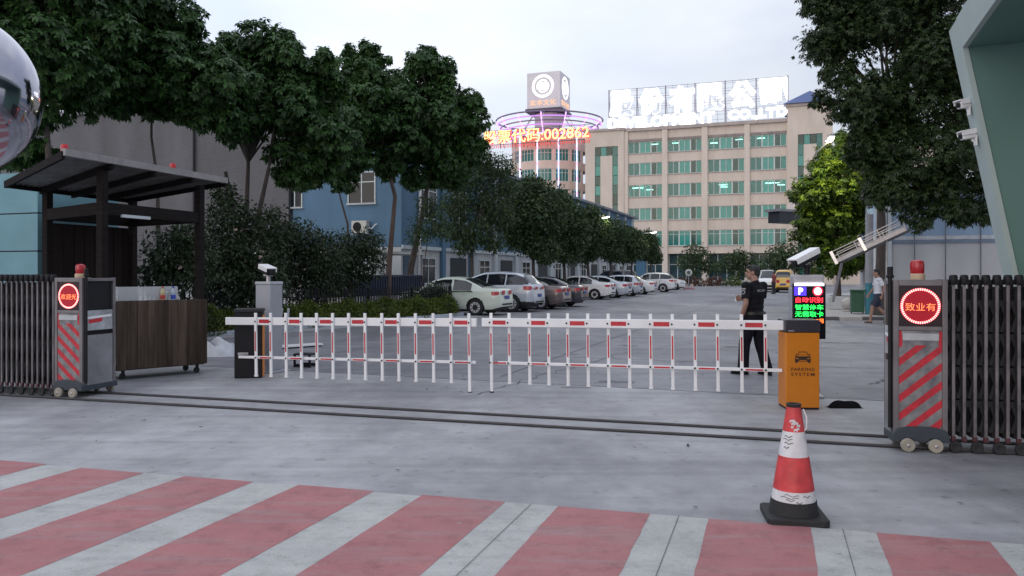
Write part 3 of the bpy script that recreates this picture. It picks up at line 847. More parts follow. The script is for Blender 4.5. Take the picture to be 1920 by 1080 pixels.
for bi, (a, b) in enumerate(bx_):                # recessed ground floor
    g = MB().span(a, b, 1.6, 1.65, .6, 4.7).build('shop_window', mat('ground_floor_glass', (.03, .07, .09), .15, ns=.8, na=.5), office)
    f = MB().span(a, b, 1.5, 1.58, .1, .6).span(a, b, 1.5, 1.58, 3.0, 3.12)
    for k in range(5):
        x = a + (b - a) * k / 4; f.span(max(a, x - .06), min(b, x + .06), 1.5, 1.58, .6, 4.7)
    f.build('window_frame', M_wframe, g)
a, b = bx_[0]
MB().span(a + 1.0, a + 2.6, 1.2, 1.45, .0, 4.2).build('blue_door', mat('blue_door', (.03, .13, .24), .5), office)
# stair towers with inverted-U window bands
def stair_tower(px0, px1, w0, w1, ztop, zwin, proud):
    a, b = fx(px0), fx(px1); c, d = fx(w0), fx(w1); s = (d - c) * .24
    MB().span(a, b, -proud, 9, zwin, ztop).span(a, c, -proud, 9, 0, zwin).span(d, b, -proud, 9, 0, zwin).span(c + s, d - s, -proud - .0, 9, 0, zwin - 1.5).build('stair_tower', M_beige, office)
    g = MB()
    n = int((zwin) / 1.7)
    for k in range(n):
        za, zb_ = zwin - 1.5 - (k + 1) * 1.6, zwin - 1.5 - k * 1.6
        if za < .3: break
        g.span(c + .03, c + s - .03, -proud + .15, -proud + .16, za + .05, zb_ - .02).span(d - s + .03, d - .03, -proud + .15, -proud + .16, za + .05, zb_ - .02)
    for k in range(4):
        g.span(c + (d - c) * k / 4 + .03, c + (d - c) * (k + 1) / 4 - .03, -proud + .15, -proud + .16, zwin - 1.45, zwin - .05)
    w_ = g.build('stair_window', M_teal, office)
    f = MB()
    for x in (c, c + s, d - s, d): f.span(x - .06, x + .06, -proud + .10, -proud + .14, 0, zwin - (1.5 if x in (c + s, d - s) else 0))
    f.span(c, d, -proud + .1, -proud + .139, zwin - 1.52, zwin - 1.42)
    f.build('window_frame', mat('teal_frame', (.05, .20, .17), .5), w_)
    MB().span(c, d, 1.0, 1.05, 0, zwin).build('curtain_wall', M_room, w_)
    MB().span(a - .25, b + .25, -proud - .25, 9.2, ztop + .003, ztop + .4).build('tower_parapet', mat('parapet_stone', (0, 0, 0)), office)
    return a, b
stair_tower(1099, 1171, 1117, 1160, 24.7, 22.2, .55)
a, b = stair_tower(1477, 1561, 1496, 1542, 26.5, 22.3, 1.0)
rf = MB(); m_ = (a + b) / 2
rf.add([(a - .6, -1.6, 26.92), (b + .6, -1.6, 26.92), (b + .6, 9.5, 26.92), (a - .6, 9.5, 26.92), (m_, 3.2, 29.6)], [(0, 1, 4), (1, 2, 4), (2, 3, 4), (3, 0, 4), (3, 2, 1, 0)])
rf.build('pyramid_roof', mat('blue_roof_tile', (.05, .085, .24), .55, ns=9, na=.25), office)
MB().span(b + .003, b + 14, 2, 12, 0, 20.5).build('side_wing', M_beige, office)

# rooftop lettering on a lattice
sign = thing('rooftop_sign', 'glowing white rooftop lettering on a lattice above the office block', 'rooftop sign', W(aL, FB + 1.2), -TH)
lt = MB()
xa, xb = fx(1138), fx(1477)
for z in (25.3, 27.1, 28.6, 30.2, 31.7): lt.span(xa, xb, .25, .31, z - .03, z + .03)
n = 24
for k in range(n + 1):
    x = xa + (xb - xa) * k / n
    th = .09 if k % 4 == 0 else .02
    lt.span(x - th, x + th, .24, .32, 24.96, 31.8)
    if k % 4 == 0: lt.bar((x, .3, 30.5), (x, 3.4, 25.0), .08, .08)
for z in np.arange(25.8, 31.7, .8): lt.span(xa, xb, .26, .30, z - .018, z + .018)
lt.build('lattice_frame', mat('sign_lattice', (.20, .19, .24), .5, metal=.2), sign)
e_sign = emit('sign_white', (1.0, .985, 1.0), 3.4, True)
for ch, px in zip('股份有限公司', (1163, 1219, 1276, 1332, 1391, 1449)):
    text_mb(ch, 4.3, .25, .055, None, 0, Matrix.Translation((fx(px), -.05, 29.35)), 1.0, 4.05).build('sign_character', e_sign, sign)
def word(txt, pxa, pxb, nm):
    w_ = fx(pxb) - fx(pxa); k = len(txt)
    text_mb(txt, 1.75, .25, .05, None, 0, Matrix.Translation(((fx(pxa) + fx(pxb)) / 2, -.07, 26.15)), 1.08, w_).build(nm, e_sign, sign)
word('DEVELOPMENT', 1137, 1338, 'sign_word'); word('CO.,LTD', 1364, 1476, 'sign_word')

# round corner tower of the office block, its crown, its cube
TB = FB + 8.5
TA = on_b(1030, TB)[0]
tower = thing('round_tower', 'beige round tower with glowing strips and a lilac lit ring crown', 'tower', W(TA, TB), -TH)
TR = 6.7
def arc_band(mb, r0, r1, z0, z1, t0, t1, n=24, m=0):
    vs, fs = [], []
    for i in range(n + 1):
        t = t0 + (t1 - t0) * i / n
        for r_, z in ((r0, z0), (r1, z0), (r1, z1), (r0, z1)): vs.append((r_ * math.sin(t), -r_ * math.cos(t), z))
    for i in range(n):
        for k in range(4):
            a, b = i * 4 + k, i * 4 + (k + 1) % 4
            fs.append((a, b, b + 4, a + 4))
    fs += [(3, 2, 1, 0), (n * 4, n * 4 + 1, n * 4 + 2, n * 4 + 3)]
    mb.add(vs, fs, m)
    return mb
wl2 = MB()
for z0, z1 in ((22.9, 25.2), (19.5, 20.8), (16.0, 17.3), (12.3, 13.8), (8.6, 10.1), (0, 6)):
    arc_band(wl2, TR - .4, TR, z0, z1, -math.pi, math.pi, 64)
wl2.build('wall', M_beige, tower, smooth=False)
MB().lathe([(TR - .8, 0), (TR - .8, 25)], 40).build('core', M_room, tower)
lw = emit('strip_blue_white', (.55, .65, 1.0), 2.2, True); lpk = emit('strip_pink', (1.0, .45, .75), 2.0, True); lvi = emit('strip_violet', (.78, .45, 1.0), 1.7, True)
tw = [R(x) for x in (-78, -52, -31.5, -3, 24, 50, 76)]
for z0, z1 in ((20.82, 22.88), (17.32, 19.48), (13.82, 15.98), (10.12, 12.28)):
    for i in range(6):
        t0, t1 = tw[i] + R(3), tw[i + 1] - R(3)
        w_ = arc_band(MB(), TR - .22, TR - .19, z0, z1, t0, t1, 8)
        w_ = w_.build('window', M_teal, tower)
        f = MB()
        for q in range(5):
            tt = t0 + (t1 - t0) * q / 4; arc_band(f, TR - .18, TR - .10, z0, z1, tt - R(.4), tt + R(.4), 1)
        arc_band(f, TR - .18, TR - .12, z0, z0 + .1, t0, t1, 8); arc_band(f, TR - .18, TR - .12, z1 - .1, z1, t0, t1, 8); arc_band(f, TR - .18, TR - .12, z1 - .7, z1 - .62, t0, t1, 8)
        f.build('window_frame', M_wframe, w_)
    for t_ in tw: arc_band(MB(), TR - .38, TR - .02, z0, z1, t_ - R(2.8), t_ + R(2.8), 2).build('pier', M_beige2, tower)
crown_z0, crown_z1, CR = 25.6, 28.75, 9.5
rings = [(TR + .25, 25.5), (7.5, 26.1), (8.15, 26.8), (8.7, 27.4), (9.15, 28.05), (CR, crown_z1)]
for i, (r_, z) in enumerate(rings):
    q = MB(); q.tube([(r_ * math.cos(2 * math.pi * k / 48), r_ * math.sin(2 * math.pi * k / 48), z) for k in range(49)], (.14 if i == 5 else .115), 6, 0, None, False)
    q.build('crown_ring', mat('crown_steel', (.22, .18, .28), .4, metal=.5) if i not in (0, 2, 4) else (lvi if i == 0 else emit('ring_violet_spill', (.66, .30, .90), 1.0)), tower, smooth=True)  # some steel rings emit violet in place of the strips' light on them
for k in range(14):
    t_ = 2 * math.pi * (k + .35) / 14
    sx, sy = math.sin(t_), -math.cos(t_)
    MB().tube([(r_ * sx, r_ * sy, z) for r_, z in rings], .11, 6).build('crown_rib', lvi, tower, smooth=True)
for px, zb_ in ((975, 15.5), (1008, 12), (1047, 12), (1081, 12.5)):
    tt = (px - HX) / F; best = min((abs(((W(TA, TB) + U * (TR * math.sin(q)) - V * (TR * math.cos(q))).x / (W(TA, TB) + U * (TR * math.sin(q)) - V * (TR * math.cos(q))).y) - tt), q) for q in np.linspace(-1.2, 1.2, 241))[1]
    st = MB(); n = 26
    for k in range(n):
        z0 = zb_ + (26.0 - zb_) * k / n; z1 = zb_ + (26.0 - zb_) * (k + .96) / n
        arc_band(st, TR + .02, TR + .14, z0, z1, best - R(.75), best + R(.75), 1, 0 if (k * 7) % 5 else 1)
    st.build('light_strip', [lw, lpk], tower)
MB().lathe([(3.0, 25.2), (3.0, 26.0), (2.6, 26.1), (2.6, 29.9)], 24).build('roof_drum', mat('drum_grey', (.45, .42, .46), .6), tower)
for k in range(8):
    t_ = 2 * math.pi * k / 8
    MB().bar((6.2 * math.sin(t_), 6.2 * math.cos(t_), 25.1), (3.0 * math.sin(t_), 3.0 * math.cos(t_), 30.0), .12, .12).build('roof_strut', M_alu, tower)
cube = thing('cube_sign', 'grey cube with a glowing white ring emblem on top of the round tower', 'cube sign', W(TA - .15, TB + .1), -TH)
MB().span(-3.3, 3.3, -3.3, 3.3, 30.0, 30.55).build('base_slab', mat('slab_dark', (.07, .05, .08), .5), cube)
MB().span(-3.05, 3.05, -3.05, 3.05, 30.56, 36.9).build('cube_body', mat('cube_cladding', (.68, .67, .70), .5, ns=.8, na=.06), cube, bevel=.06)
e_logo = emit('logo_white', (1, .99, 1), 1.5, True); e_gold = emit('logo_gold', (1.0, .62, .38), .95)
def emblem(T, nm):
    q = MB()
    def ring(r0, r1, t0, t1, y, m, n=40):
        vs, fs = [], []
        for i in range(n + 1):
            t_ = t0 + (t1 - t0) * i / n
            vs += [(r0 * math.cos(t_), y, r0 * math.sin(t_)), (r1 * math.cos(t_), y, r1 * math.sin(t_))]
        for i in range(n): fs.append((2 * i, 2 * i + 1, 2 * i + 3, 2 * i + 2))
        q.add(vs, fs, m, T)
    ring(1.58, 2.0, 0, 2 * math.pi, 0, 0)
    ring(.90, 1.16, R(50), R(205), 0, 0); ring(.90, 1.16, R(230), R(385), -.006, 0)
    q.span(-.95, .95, -.012, -.006, .30, .62, 0, T).span(-.95, .95, -.012, -.006, -.16, .16, 0, T).span(-.95, .95, -.012, -.006, -.62, -.30, 0, T)
    q.span(-.95, -.62, -.014, -.008, .0, .5, 0, T).span(.62, .95, -.014, -.008, -.5, .0, 0, T)
    q.build(nm, e_logo, cube)
emblem(Matrix.Translation((-.1, -3.10, 34.45)), 'emblem')
emblem(Matrix.Translation((3.10, 0, 34.45)) @ Matrix.Rotation(R(90), 4, 'Z'), 'emblem')
text_mb('实丰文化', 1.0, .06, .0, None, 0, Matrix.Translation((-.05, -3.10, 31.55)), 1.0, 4.7).build('lettering', e_gold, cube)
text_mb('实丰文化', 1.0, .06, .0, None, 0, Matrix.Translation((3.10, 0, 31.55)) @ Matrix.Rotation(R(90), 4, 'Z'), 1.0, 4.7).build('lettering', e_gold, cube)
# running stock-code board in front of the crown
CB = FB - .8
ca = on_b(905, CB)[0]; cb_ = on_b(1106, CB)[0]
code = thing('stock_code_sign', 'glowing red and yellow characters reading 002862 before the round tower', 'code sign', W((ca + cb_) / 2, CB), -TH)
e_code = emit('code_yellow', (1.0, .62, .20), 3.0); e_halo = emit('code_red', (1.0, .05, .04), 2.2)
wd = cb_ - ca
MB().span(-wd / 2, wd / 2, .30, .36, 23.55, 23.63).span(-wd / 2, wd / 2, .30, .36, 26.0, 26.06).build('sign_rail', M_dark, code)
for k in range(9):
    x = -wd / 2 + wd * (k + .5) / 9
    MB().span(x - .04, x + .04, .28, .38, 22.9, 26.1).bar((x, .38, 25.6), (x, 2.4, 23.2), .06, .06).build('sign_post', M_dark, code)
text_mb('股票代码:002862', 2.25, .1, .0, None, 0, Matrix.Translation((0, 0, 24.85)), 1.0, wd * .985).build('lettering', e_code, code)
text_mb('股票代码:002862', 2.42, .1, .045, None, 0, Matrix.Translation((0, .16, 24.82)), 1.0, wd).build('letter_glow', e_halo, code)  # larger red letters stand in for the red glow round the characters
rs = MB()
for k in range(58):
    x = -wd / 2 + wd * (k + .5) / 58
    rs.span(x - .05, x + .05, .20, .26, 23.0, 23.5)
rs.build('red_tube_row', emit('code_tube', (1.0, .05, .04), .7), code)
lw_ = MB().span(-12, -TR + .2, -1, 9, 0, 19.5)
blk = thing('linking_block', 'pale office wing with teal windows behind the trees, beside the round tower', 'building', W(TA, TB), -TH)
lw_.build('wall', M_beige, blk)
for z in (15.8, 12.2):
    ribbon(blk, -11.5, -7.0, z, z + 2.1, 3, 0, False, 3)
for o in blk.children:
    if o.name.startswith('window'): o.location.y = -1.3
MB().span(-12, -TR + .2, -1.1, -1.0, 19.6, 20.6).build('roof_railing', M_alu, blk)

# ------------------------------------------------------------------ workshops on the far side of the planting strip
M_blue = mat('pale_blue_render', (.085, .170, .265), .75, ns=.5, na=.14, stretch=(1.2, 1.2, .5), detail=8)
M_pale = mat('whitish_render', (.50, .55, .58), .75, ns=.6, na=.12, stretch=(1.2, 1.2, .4), detail=8)
M_lowwhite = mat('dirty_white_render', (.56, .58, .60), .75, ns=.8, col2=(.36, .38, .40), stretch=(1, 1, .5), detail=8)
def house_window(parent, x0, x1, z0, z1, y, M=None, mull=1, face=-1):
    """window in a wall lying in the local x-z plane at y (outside towards -y)"""
    g = MB().span(x0, x1, y - .02, y - .012, z0, z1, 0, M).build('window', M_glass_dark, parent)
    f = MB()
    t_ = .06
    f.span(x0 - t_, x1 + t_, y - .07, y - .003, z1, z1 + t_, 0, M).span(x0 - t_, x0, y - .07, y - .003, z0, z1, 0, M).span(x1, x1 + t_, y - .07, y - .003, z0, z1, 0, M)
    for k in range(mull):
        x = x0 + (x1 - x0) * (k + 1) / (mull + 1); f.span(x - .03, x + .03, y - .055, y - .021, z0, z1, 0, M)
    f.span(x0, x1, y - .054, y - .022, z0 + (z1 - z0) * .68, z0 + (z1 - z0) * .68 + .05, 0, M)
    f.build('window_frame', M_wframe, g)
    MB().span(x0 - .12, x1 + .12, y - .12, y - .003, z0 - .09, z0 - .002, 0, M).build('sill', M_lowwhite, g)
    return g
# long two storey workshop: its own x runs along the drive, outside of the long wall is -y
S90 = Matrix.Rotation(R(90), 4, 'Z')
ws = thing('workshop_building', 'long blue workshop with white ground floor behind the parked cars', 'building', W(-19, 35.3), -TH + R(90))
MB().span(0, 58, 0, 6.5, 2.95, 8.1).build('upper_wall', M_blue, ws)
MB().span(.01, 58, .02, 6.5, 0, 2.94).build('lower_wall', M_lowwhite, ws)
rf = MB(); rf.prism([(-.45, 8.1), (-.45, 8.3), (3.25, 9.6), (6.55, 8.3), (6.55, 8.1)], -.3, 58.3, 0, Matrix(((0, 0, 1, 0), (1, 0, 0, 0), (0, 1, 0, .004), (0, 0, 0, 1))))
rf.build('roof', mat('roof_sheet', (.18, .20, .24), .6, ns=2), ws)
MB().span(0, 58, -.10, -.003, 2.86, 3.05).build('string_course', M_pale, ws)
for k in range(14):
    x = 3.0 + k * 4.0
    MB().span(x + 1.5, x + 1.95, -.16, -.003, 0, 8.05).build('pilaster', M_pale if k > 1 else M_blue, ws)
    if k < 13: house_window(ws, x - .9, x + .9, 4.6, 6.7, 0)
    if k % 2 == 1:
        MB().span(x - 1.1, x + 1.1, -.03, -.003, 0, 2.5).build('doorway', mat('dark_doorway', (.035, .04, .045), .7), ws)
    else: house_window(ws, x - .8, x + .8, 1.1, 2.4, .02)
# end wall towards the street (local -x side): window, second window, air conditioners are their own things
ME = Matrix.Rotation(R(-90), 4, 'Z')             # turns an x-z wall to the end wall: local x -> -y
def endx(px): return -(on_b(px, 35.3)[0] + 19)   # distance from the corner into the end wall
house_window(ws, -endx(655), -endx(703), EYE + (HY - 381) * 40.6 / F, EYE + (HY - 325) * 40.6 / F, 0, ME, 1)
house_window(ws, -endx(541), -endx(566), EYE + (HY - 387) * 41.5 / F, EYE + (HY - 335) * 41.5 / F, 0, ME, 1)
MB().tube([(1.8, -.12, 0), (1.8, -.12, 8.1)], .07, 8).build('downpipe', M_white, ws)
MB().span(.2, 1.3, -.03, -.003, 1.0, 2.6).build('shutter', mat('blue_shutter', (.05, .09, .14), .5), ws)

def ac_unit(loc, rz, label):
    t = thing('air_conditioner', label, 'air conditioner', loc, rz)
    MB().span(-.44, .44, -.17, .17, 0, .62).build('casing', mat('ac_cream', (.52, .52, .48), .5, ns=3, na=.1), t, bevel=.02)
    g = MB()
    c = (-.10, -.176, .31)
    T = Matrix.Translation(c) @ Matrix.Rotation(R(90), 4, 'X')
    g.lathe([(.001, 0), (.245, 0), (.245, .004), (.001, .0045)], 28, (0, 0, 0), 0, T)
    g.build('fan_opening', M_dark, t)
    w_ = MB()
    for r_ in (.08, .13, .18, .235):
        w_.tube([(c[0] + r_ * math.cos(2 * math.pi * k / 24), -.186, c[2] + r_ * math.sin(2 * math.pi * k / 24)) for k in range(25)], .006, 4, 0, None, False)
    for k in range(8):
        a = math.pi * k / 4; w_.tube([(c[0], -.186, c[2]), (c[0] + .235 * math.cos(a), -.186, c[2] + .235 * math.sin(a))], .005, 4)
    w_.build('fan_grille', M_black, t)
    MB().span(-.42, -.38, -.16, .20, -.06, -.003).span(.38, .42, -.16, .20, -.06, -.003).bar((-.40, .16, -.4), (-.40, -.15, -.06), .03, .03).bar((.40, .16, -.4), (.40, -.15, -.06), .03, .03).build('bracket', M_white, t)
    MB().tube([(.44, .05, .25), (.62, .06, .22), (.80, .10, .42), (.86, .16, .46)], .03, 8).build('pipe', M_white, t, smooth=True)
p = D(676, 437, 40.2)
ac_unit(W(*[on_b(676, 35.05)[0], 35.05]) + Vector((0, 0, EYE + (HY - 437) * on_b(676, 35.05)[1] / F)), -TH, 'cream air conditioner unit hanging on the blue end wall under its window')

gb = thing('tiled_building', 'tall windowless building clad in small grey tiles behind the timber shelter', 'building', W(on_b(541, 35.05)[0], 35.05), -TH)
MB().span(-34, 0, 0, 14, 1.2, 11.0).build('wall', brickmat('grey_tile', (.112, .112, .126), (.10, .10, .116), (.072, .072, .080), .30, .12, .5, .012, .3), gb)  # tile colours darkened to take in the shade of the tree crowns
MB().span(-34.1, .06, -.08, 14, 0, 1.19).build('plinth', M_grey, gb)
MB().span(-34.2, .25, -.25, 14.2, 11.002, 11.3).build('cornice', M_grey, gb)
MB().tube([(-6.2, -.1, 0), (-6.2, -.1, 10.9)], .06, 8).build('downpipe', M_dark, gb)

gh = thing('gatehouse', 'pale turquoise gatehouse wall with grooved bands behind the folded gate posts', 'building', W(-13.75, 11.0), -TH)
M_turq = mat('turquoise_render', (.15, .30, .355), .7, ns=1.2, na=.12, detail=8)
for z0, z1 in ((0, 1.32), (1.345, 2.02), (2.045, 2.75), (2.775, 3.55)):
    MB().span(-7, 0, 0, 1.9, z0, z1).build('wall_band', M_turq, gh)
MB().span(-6.95, -.05, .02, 1.85, .01, 3.5).build('wall_core', M_dark, gh)

# ------------------------------------------------------------------ timber shelter, its lamps, the counter
sh = thing('timber_shelter', 'dark open timber shelter with a low sloping sheet roof', 'shelter', W(-11.9, 11.0), -TH)
def SL(v): return (Matrix.Rotation(TH, 4, 'Z') @ (Vector(v) - W(-11.9, 11.0)))
rT, rR, rL, rB = W(-10.65, 8.95, 3.42), W(-10.75, 12.7, 3.40), W(-13.15, 9.9, 3.16), W(-13.5, 12.9, 3.16)
q = [SL(v) for v in (rT, rR, rB, rL)]
rfm = MB(); up = Vector((0, 0, .045))
n = 26                                            # corrugated sheet
vs, fs = [], []
for i in range(n * 2 + 1):
    s_ = i / (n * 2); h = .018 if i % 2 else -.018
    a = q[0].lerp(q[1], s_); b_ = q[3].lerp(q[2], s_)
    vs += [(a.x, a.y, a.z + h + .05), (b_.x, b_.y, b_.z + h + .05)]
for i in range(n * 2): fs.append((2 * i, 2 * i + 1, 2 * i + 3, 2 * i + 2))
vs2 = [(x, y, z - .02) for x, y, z in vs]
rfm.add(vs + vs2, fs + [tuple(k + len(vs) for k in f[::-1]) for f in fs])
rfm.build('roof', mat('rusty_sheet', (.15, .14, .14), .6, ns=3, col2=(.06, .05, .048)), sh)
e1 = MB(); e1.bar(q[0] + up, q[1] + up, .09, .11); e1.build('fascia', mat('fascia_grey', (.26, .25, .25), .6), sh)
bm = MB(); bm.bar(q[3], q[2], .05, .10).bar(q[0], q[3], .05, .12).bar(q[1], q[2], .05, .12)
for s_ in (.25, .5, .75): bm.bar(q[0].lerp(q[1], s_) - up, q[3].lerp(q[2], s_) - up, .05, .10)
bm.build('roof_frame', M_brown, sh)
pst = [W(-10.85, 9.85), W(-10.95, 12.2), W(-13.0, 10.6), W(-13.15, 12.7)]
for p_ in pst:
    l_ = SL(p_); MB().span(l_.x - .065, l_.x + .065, l_.y - .065, l_.y + .065, 0, 3.3 if l_.x > 0 else 3.12).build('post', M_brown, sh, bevel=.01)
fr = MB()
c4 = [SL(p_ + Vector((0, 0, 2.68))) for p_ in pst]
for i, j in ((0, 1), (0, 2), (1, 3), (2, 3)): fr.bar(c4[i], c4[j], .08, .20)
fr.build('tie_beam', M_brown, sh)
bp_ = MB(); a, b_ = SL(W(-13.25, 10.9)), SL(W(-13.3, 12.8))
for k in range(8):
    p0, p1 = a.lerp(b_, k / 8 + .004), a.lerp(b_, (k + 1) / 8 - .004)
    bp_.bar((p0.x, p0.y, 1.45), (p1.x, p1.y, 1.45), .03, 2.2)
bp_.build('back_panel', mat('brown_board', (.024, .018, .017), .85, ns=2, na=.3, stretch=(2, 2, .3), spec=.1), sh)
lt_ = SL(D(255, 407, 13.6)); MB().box((lt_.x, lt_.y, lt_.z), (.05, .6, .05)).build('tube_lamp', M_pale, sh)
for p_, lab_ in ((D(121, 282, 12.35), 'red warning beacon with cream base on the peak corner of the shelter roof'), (D(324, 316, 14.75), 'red warning beacon with cream base midway along the shelter roof edge')):
    t = thing('warning_beacon', lab_, 'beacon', (p_.x, p_.y, p_.z - .10), 0, 'beacons on the shelter roof')
    MB().lathe([(.055, .0), (.062, .0), (.062, .07), (.055, .08)], 16).build('base', mat('cream_pale', (.52, .45, .38), .5), t, smooth=True)
    MB().lathe([(.055, .081), (.058, .09), (.056, .17), (.045, .195), (.001, .2)], 16).build('lamp_dome', mat('beacon_dome_red', (.50, .02, .03), .3), t, smooth=True)  # dome in its plain red, with no emission
pc = Vector((-5.9, 11.75, 0)); pd = Vector((-4.93, 12.72, 0))
dc = pd - pc; ang = math.atan2(dc.y, dc.x); Lc = dc.length
ct = thing('wooden_counter', 'worn plank counter on casters in front of the timber shelter', 'counter', pc, ang)
M_plank = mat('worn_plank', (.105, .078, .060), .8, ns=2.2, col2=(.042, .029, .023), stretch=(6, 6, .5), island=.35, detail=8, spec=.15)
pk = MB(); nb = 9
for k in range(nb): pk.span(Lc * k / nb + .003, Lc * (k + 1) / nb - .003, 0, .022, .15 + .006 * (k % 3), 1.19)
pk.build('front_panel', M_plank, ct)
pk = MB()
for k in range(4): pk.span(Lc + .002, Lc + .024, .03 + .14 * k, .165 + .14 * k, .15, 1.18)
for k in range(4): pk.span(-.024, -.002, .03 + .14 * k, .165 + .14 * k, .15, 1.18)
pk.build('side_panel', M_plank, ct)
MB().span(-.02, Lc + .02, .024, .6, 1.13, 1.16).build('top_board', M_plank, ct)
MB().span(.02, Lc - .02, .03, .58, .14, .18).build('bottom_board', M_plank, ct)
for x in (.12, Lc - .12):
    for y in (.08, .5):
        w_ = MB().span(x - .02, x + .02, y - .02, y + .02, .09, .139).build('caster_fork', M_dark, ct)
        MB().lathe([(.001, -.016), (.045, -.016), (.05, 0), (.045, .016), (.001, .016)], 14, (0, 0, 0), 0, Matrix.Translation((x, y + .02, .05)) @ Matrix.Rotation(R(90), 4, 'X')).build('caster', M_rub, w_, smooth=True)
acr = MB().span(.05, Lc - .42, .10, .106, 1.165, 1.40).span(.05, .056, .107, .5, 1.165, 1.40)
m_, n_, l_, p_ = _nodes('clear_acrylic'); p_.inputs['Base Color'].default_value = (.8, .82, .85, 1); p_.inputs['Roughness'].default_value = .15; p_.inputs['Alpha'].default_value = .35
g_ = acr.build('acrylic_screen', m_); g_.parent = None
g_.location = pc; g_.rotation_euler = (0, 0, ang)
tag(g_, 'low clear acrylic screen standing on the plank counter', 'screen')
def bottle(x, y, capc, liq, label):
    w0 = Matrix.Translation(pc) @ Matrix.Rotation(ang, 4, 'Z') @ Vector((x, y, 1.162))
    t = thing('drink_bottle', label, 'bottle', w0, 0, 'bottles on the counter')
    MB().lathe([(.032, 0), (.036, .01), (.036, .10), (.034, .12), (.036, .14), (.030, .17), (.014, .20), (.014, .212)], 16).build('bottle_body', liq, t, smooth=True)
    MB().lathe([(.0365, .04), (.037, .045), (.037, .10), (.0365, .105)], 16).build('bottle_label', capc, t, smooth=True)
    MB().lathe([(.016, .213), (.016, .235), (.001, .236)], 14).build('cap', capc, t, smooth=True)
bottle(.70, .05, mat('red_label', (.45, .04, .03), .4), mat('tea_yellow', (.45, .40, .22), .2), 'bottle of yellow drink with red label on the plank counter')
bottle(.86, .05, mat('blue_label', (.02, .06, .42), .4), mat('water_clear', (.35, .42, .5), .15), 'bottle with blue label on the plank counter')

# ------------------------------------------------------------------ things lying about
def heap(name, label, cat, p, sx, sy, sz, m, seed, n=28):
    r2 = np.random.default_rng(seed)
    ph = r2.uniform(0, 6.28, (8,)); fr_ = r2.uniform(3, 11, (8, 2))
    vs, fs = [], []
    for j in range(n + 1):
        for i in range(n + 1):
            x, y = i / n * 2 - 1, j / n * 2 - 1
            rr = math.sqrt(x * x + y * y)
            h = max(0.0, 1 - rr ** 2.2)
            w_ = sum(math.sin(fr_[k, 0] * x + fr_[k, 1] * y + ph[k]) for k in range(8)) / 8
            vs.append((x * sx, y * sy, .004 + sz * (h ** .7) * (1 + .75 * w_) if h > 0 else .003))
    for j in range(n):
        for i in range(n):
            a = j * (n + 1) + i; fs.append((a, a + 1, a + n + 2, a + n + 1))
    o = MB().add(vs, fs).build(name, m, None, smooth=False, loc=p)
    tag(o, label, cat)
    return o
heap('plastic_sheet', 'crumpled whitish plastic sheet heaped beside the black barrier cabinet', 'plastic sheet', G(408, 667) , .42, .3, .30, mat('milky_plastic', (.50, .53, .58), .35, ns=5, na=.1), 3)
def cloth():
    o = heap('black_cloth', 'small crumpled black cloth lying on the concrete past the orange cabinet', 'cloth', G(1583, 764), .20, .075, .075, mat('black_cloth', (.008, .008, .010), .95, spec=.1), 15, 40)
    return o
cloth()
heap('paper_scrap', 'scrap of white paper on the concrete near the folding gate', 'paper', G(1672, 765), .05, .035, .02, M_white, 5, 10)
MB_ = MB()
t = thing('plastic_stool', 'low black plastic stool standing under the white barrier arm', 'stool', G(573, 688), R(-20))
MB().span(-.17, .17, -.12, .12, .21, .235).build('seat', M_black, t, bevel=.01)
for sx in (-1, 1):
    for sy in (-1, 1):
        MB().span(sx * .165 - .03 * (sx > 0), sx * .165 + .03 * (sx < 0), sy * .115 - .03 * (sy > 0), sy * .115 + .03 * (sy < 0), 0, .209).build('leg', M_black, t)
MB().span(-.134, .134, -.114, -.10, .01, .06).span(-.134, .134, .10, .114, .01, .06).build('stretcher', M_black, t)
t = thing('step_ladder', 'folded grey step ladder leaning by the grey camera post', 'ladder', G(525, 690), R(-12))
for sx in (-.10, .10): MB().bar((sx * .6 - .05, .28, 1.0), (sx, 0, 0), .035, .025).build('stile', M_grey, t)
for k in range(3): MB().bar((-.085 - .012 * k, .07 + .07 * k, .26 + .26 * k), (.085 - .03 * k, .07 + .07 * k, .26 + .26 * k), .03, .022).build('rung', M_grey, t)
bp0, bp1 = G(512, 655), G(600, 649)
o = MB().bar((bp0.x, bp0.y, .05), (bp1.x, bp1.y, .05), .30, .035).bar((bp0.x, bp0.y, .02), (bp1.x, bp1.y, .02), .2, .03, 1).build('spare_board', [M_white, M_black], bevel=.004)
tag(o, 'flat white board lying on the ground behind the barrier bars', 'board')

